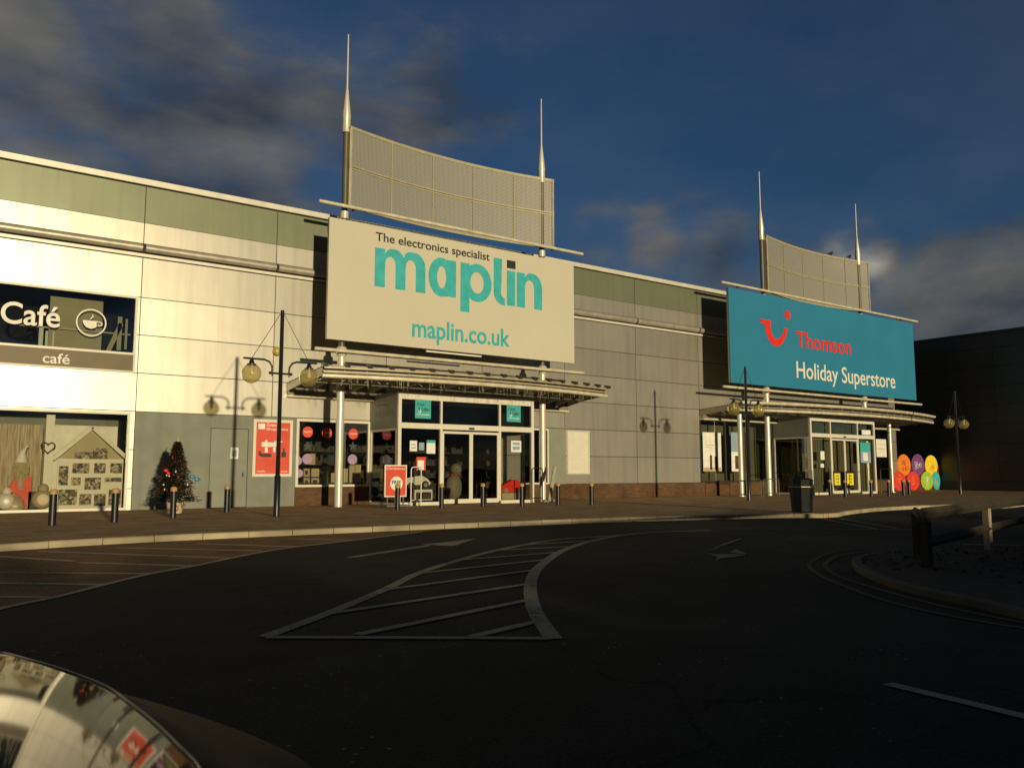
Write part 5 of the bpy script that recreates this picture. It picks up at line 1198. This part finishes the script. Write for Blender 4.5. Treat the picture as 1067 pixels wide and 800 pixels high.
den = math_('ADD', math_('MAXIMUM', sp.outputs[2], 0), .12)
cbn = n.new('ShaderNodeCombineXYZ'); l.new(math_('DIVIDE', sp.outputs[0], den), cbn.inputs[0]); l.new(math_('DIVIDE', sp.outputs[1], den), cbn.inputs[1])
mpn = n.new('ShaderNodeMapping'); mpn.inputs['Rotation'].default_value = (.25, .35, .3); mpn.inputs['Scale'].default_value = (2.2, 2.6, 5.2); l.new(nrm.outputs[0], mpn.inputs[0])
nz = n.new('ShaderNodeTexNoise'); nz.inputs['Scale'].default_value = 2.0; nz.inputs['Detail'].default_value = 12; nz.inputs['Roughness'].default_value = .60; nz.inputs['Distortion'].default_value = .3; l.new(mpn.outputs[0], nz.inputs['Vector'])
def blob(px, py, deg, gain):
    v = ray(px, py).normalized(); dt = n.new('ShaderNodeVectorMath'); dt.operation = 'DOT_PRODUCT'; l.new(nrm.outputs[0], dt.inputs[0]); dt.inputs[1].default_value = v
    mr = n.new('ShaderNodeMapRange'); mr.interpolation_type = 'SMOOTHSTEP'; mr.inputs[1].default_value = math.cos(R(deg)); mr.inputs[2].default_value = 1; mr.inputs[3].default_value = 0; mr.inputs[4].default_value = gain; l.new(dt.outputs['Value'], mr.inputs[0]); return mr.outputs[0]
acc = None
for b_ in [(40, 60, 13, .30), (150, 120, 13, .28), (280, 170, 9, .30), (60, 190, 12, .34), (400, 100, 7, .22), (540, 70, 8, .06), (640, 250, 5, .30), (720, 245, 5, .26), (893, 258, 3.0, .26), (965, 312, 5, .34), (1050, 300, 6, .40), (1180, 310, 8, .34), (-200, 100, 22, .3), (800, 290, 6, .16), (470, 150, 6, .12), (0, 0, 14, .2)]:
    o_ = blob(*b_); acc = o_ if acc is None else math_('ADD', acc, o_)
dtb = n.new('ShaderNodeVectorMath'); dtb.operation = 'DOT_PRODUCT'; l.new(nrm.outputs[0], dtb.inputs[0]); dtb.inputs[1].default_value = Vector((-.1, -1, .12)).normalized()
mrb = n.new('ShaderNodeMapRange'); mrb.interpolation_type = 'SMOOTHSTEP'; mrb.inputs[1].default_value = .1; mrb.inputs[2].default_value = .6; mrb.inputs[3].default_value = 0; mrb.inputs[4].default_value = .42; l.new(dtb.outputs['Value'], mrb.inputs[0]); acc = math_('ADD', acc, mrb.outputs[0])  # cloud bank added out of view on the sun side to cut facade fill
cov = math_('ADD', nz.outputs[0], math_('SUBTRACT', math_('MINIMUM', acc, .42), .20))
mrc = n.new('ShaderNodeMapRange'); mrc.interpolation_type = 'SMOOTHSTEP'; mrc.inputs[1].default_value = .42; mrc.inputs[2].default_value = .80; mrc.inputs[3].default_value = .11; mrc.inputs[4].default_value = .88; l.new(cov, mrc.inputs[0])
nz2 = n.new('ShaderNodeTexNoise'); nz2.inputs['Scale'].default_value = 2.3; nz2.inputs['Detail'].default_value = 9; l.new(mpn.outputs[0], nz2.inputs['Vector'])
cr = n.new('ShaderNodeValToRGB'); cr.color_ramp.elements[0].position = .38; cr.color_ramp.elements[0].color = (.046, .053, .064, 1); cr.color_ramp.elements[1].position = .68; cr.color_ramp.elements[1].color = (.18, .168, .14, 1); l.new(nz2.outputs[0], cr.inputs[0])
bg2 = n.new('ShaderNodeBackground'); l.new(cr.outputs[0], bg2.inputs[0])
mrd = n.new('ShaderNodeMapRange'); mrd.inputs[1].default_value = 0; mrd.inputs[2].default_value = .42; mrd.inputs[3].default_value = 1.15; mrd.inputs[4].default_value = .22; l.new(mrb.outputs[0], mrd.inputs[0])  # darkens those added sun-side clouds so facade shadows deepen
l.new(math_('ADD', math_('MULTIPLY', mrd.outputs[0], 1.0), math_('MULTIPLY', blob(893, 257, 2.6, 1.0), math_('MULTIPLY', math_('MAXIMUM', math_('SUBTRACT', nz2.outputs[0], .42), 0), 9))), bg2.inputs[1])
tint = n.new('ShaderNodeMix'); tint.data_type = 'RGBA'; tint.blend_type = 'MULTIPLY'; tint.inputs[0].default_value = 1; l.new(sky.outputs[0], tint.inputs[6]); tint.inputs[7].default_value = (1.6, 1.6, 1.75, 1); l.new(tint.outputs[2], bg.inputs[0])
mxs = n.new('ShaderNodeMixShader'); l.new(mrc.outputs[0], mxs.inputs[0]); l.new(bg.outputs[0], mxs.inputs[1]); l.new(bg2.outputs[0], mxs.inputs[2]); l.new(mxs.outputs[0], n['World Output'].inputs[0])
vs_ = SC.view_settings; vs_.view_transform = 'Standard'; vs_.look = 'None'; vs_.exposure = -0.34; vs_.gamma = 1; vs_.use_curve_mapping = False
SC.render.engine = 'CYCLES'; SC.cycles.max_bounces = 8; SC.cycles.transparent_max_bounces = 24; SC.cycles.sample_clamp_indirect = 6
SC.render.resolution_x = 1024; SC.render.resolution_y = 767
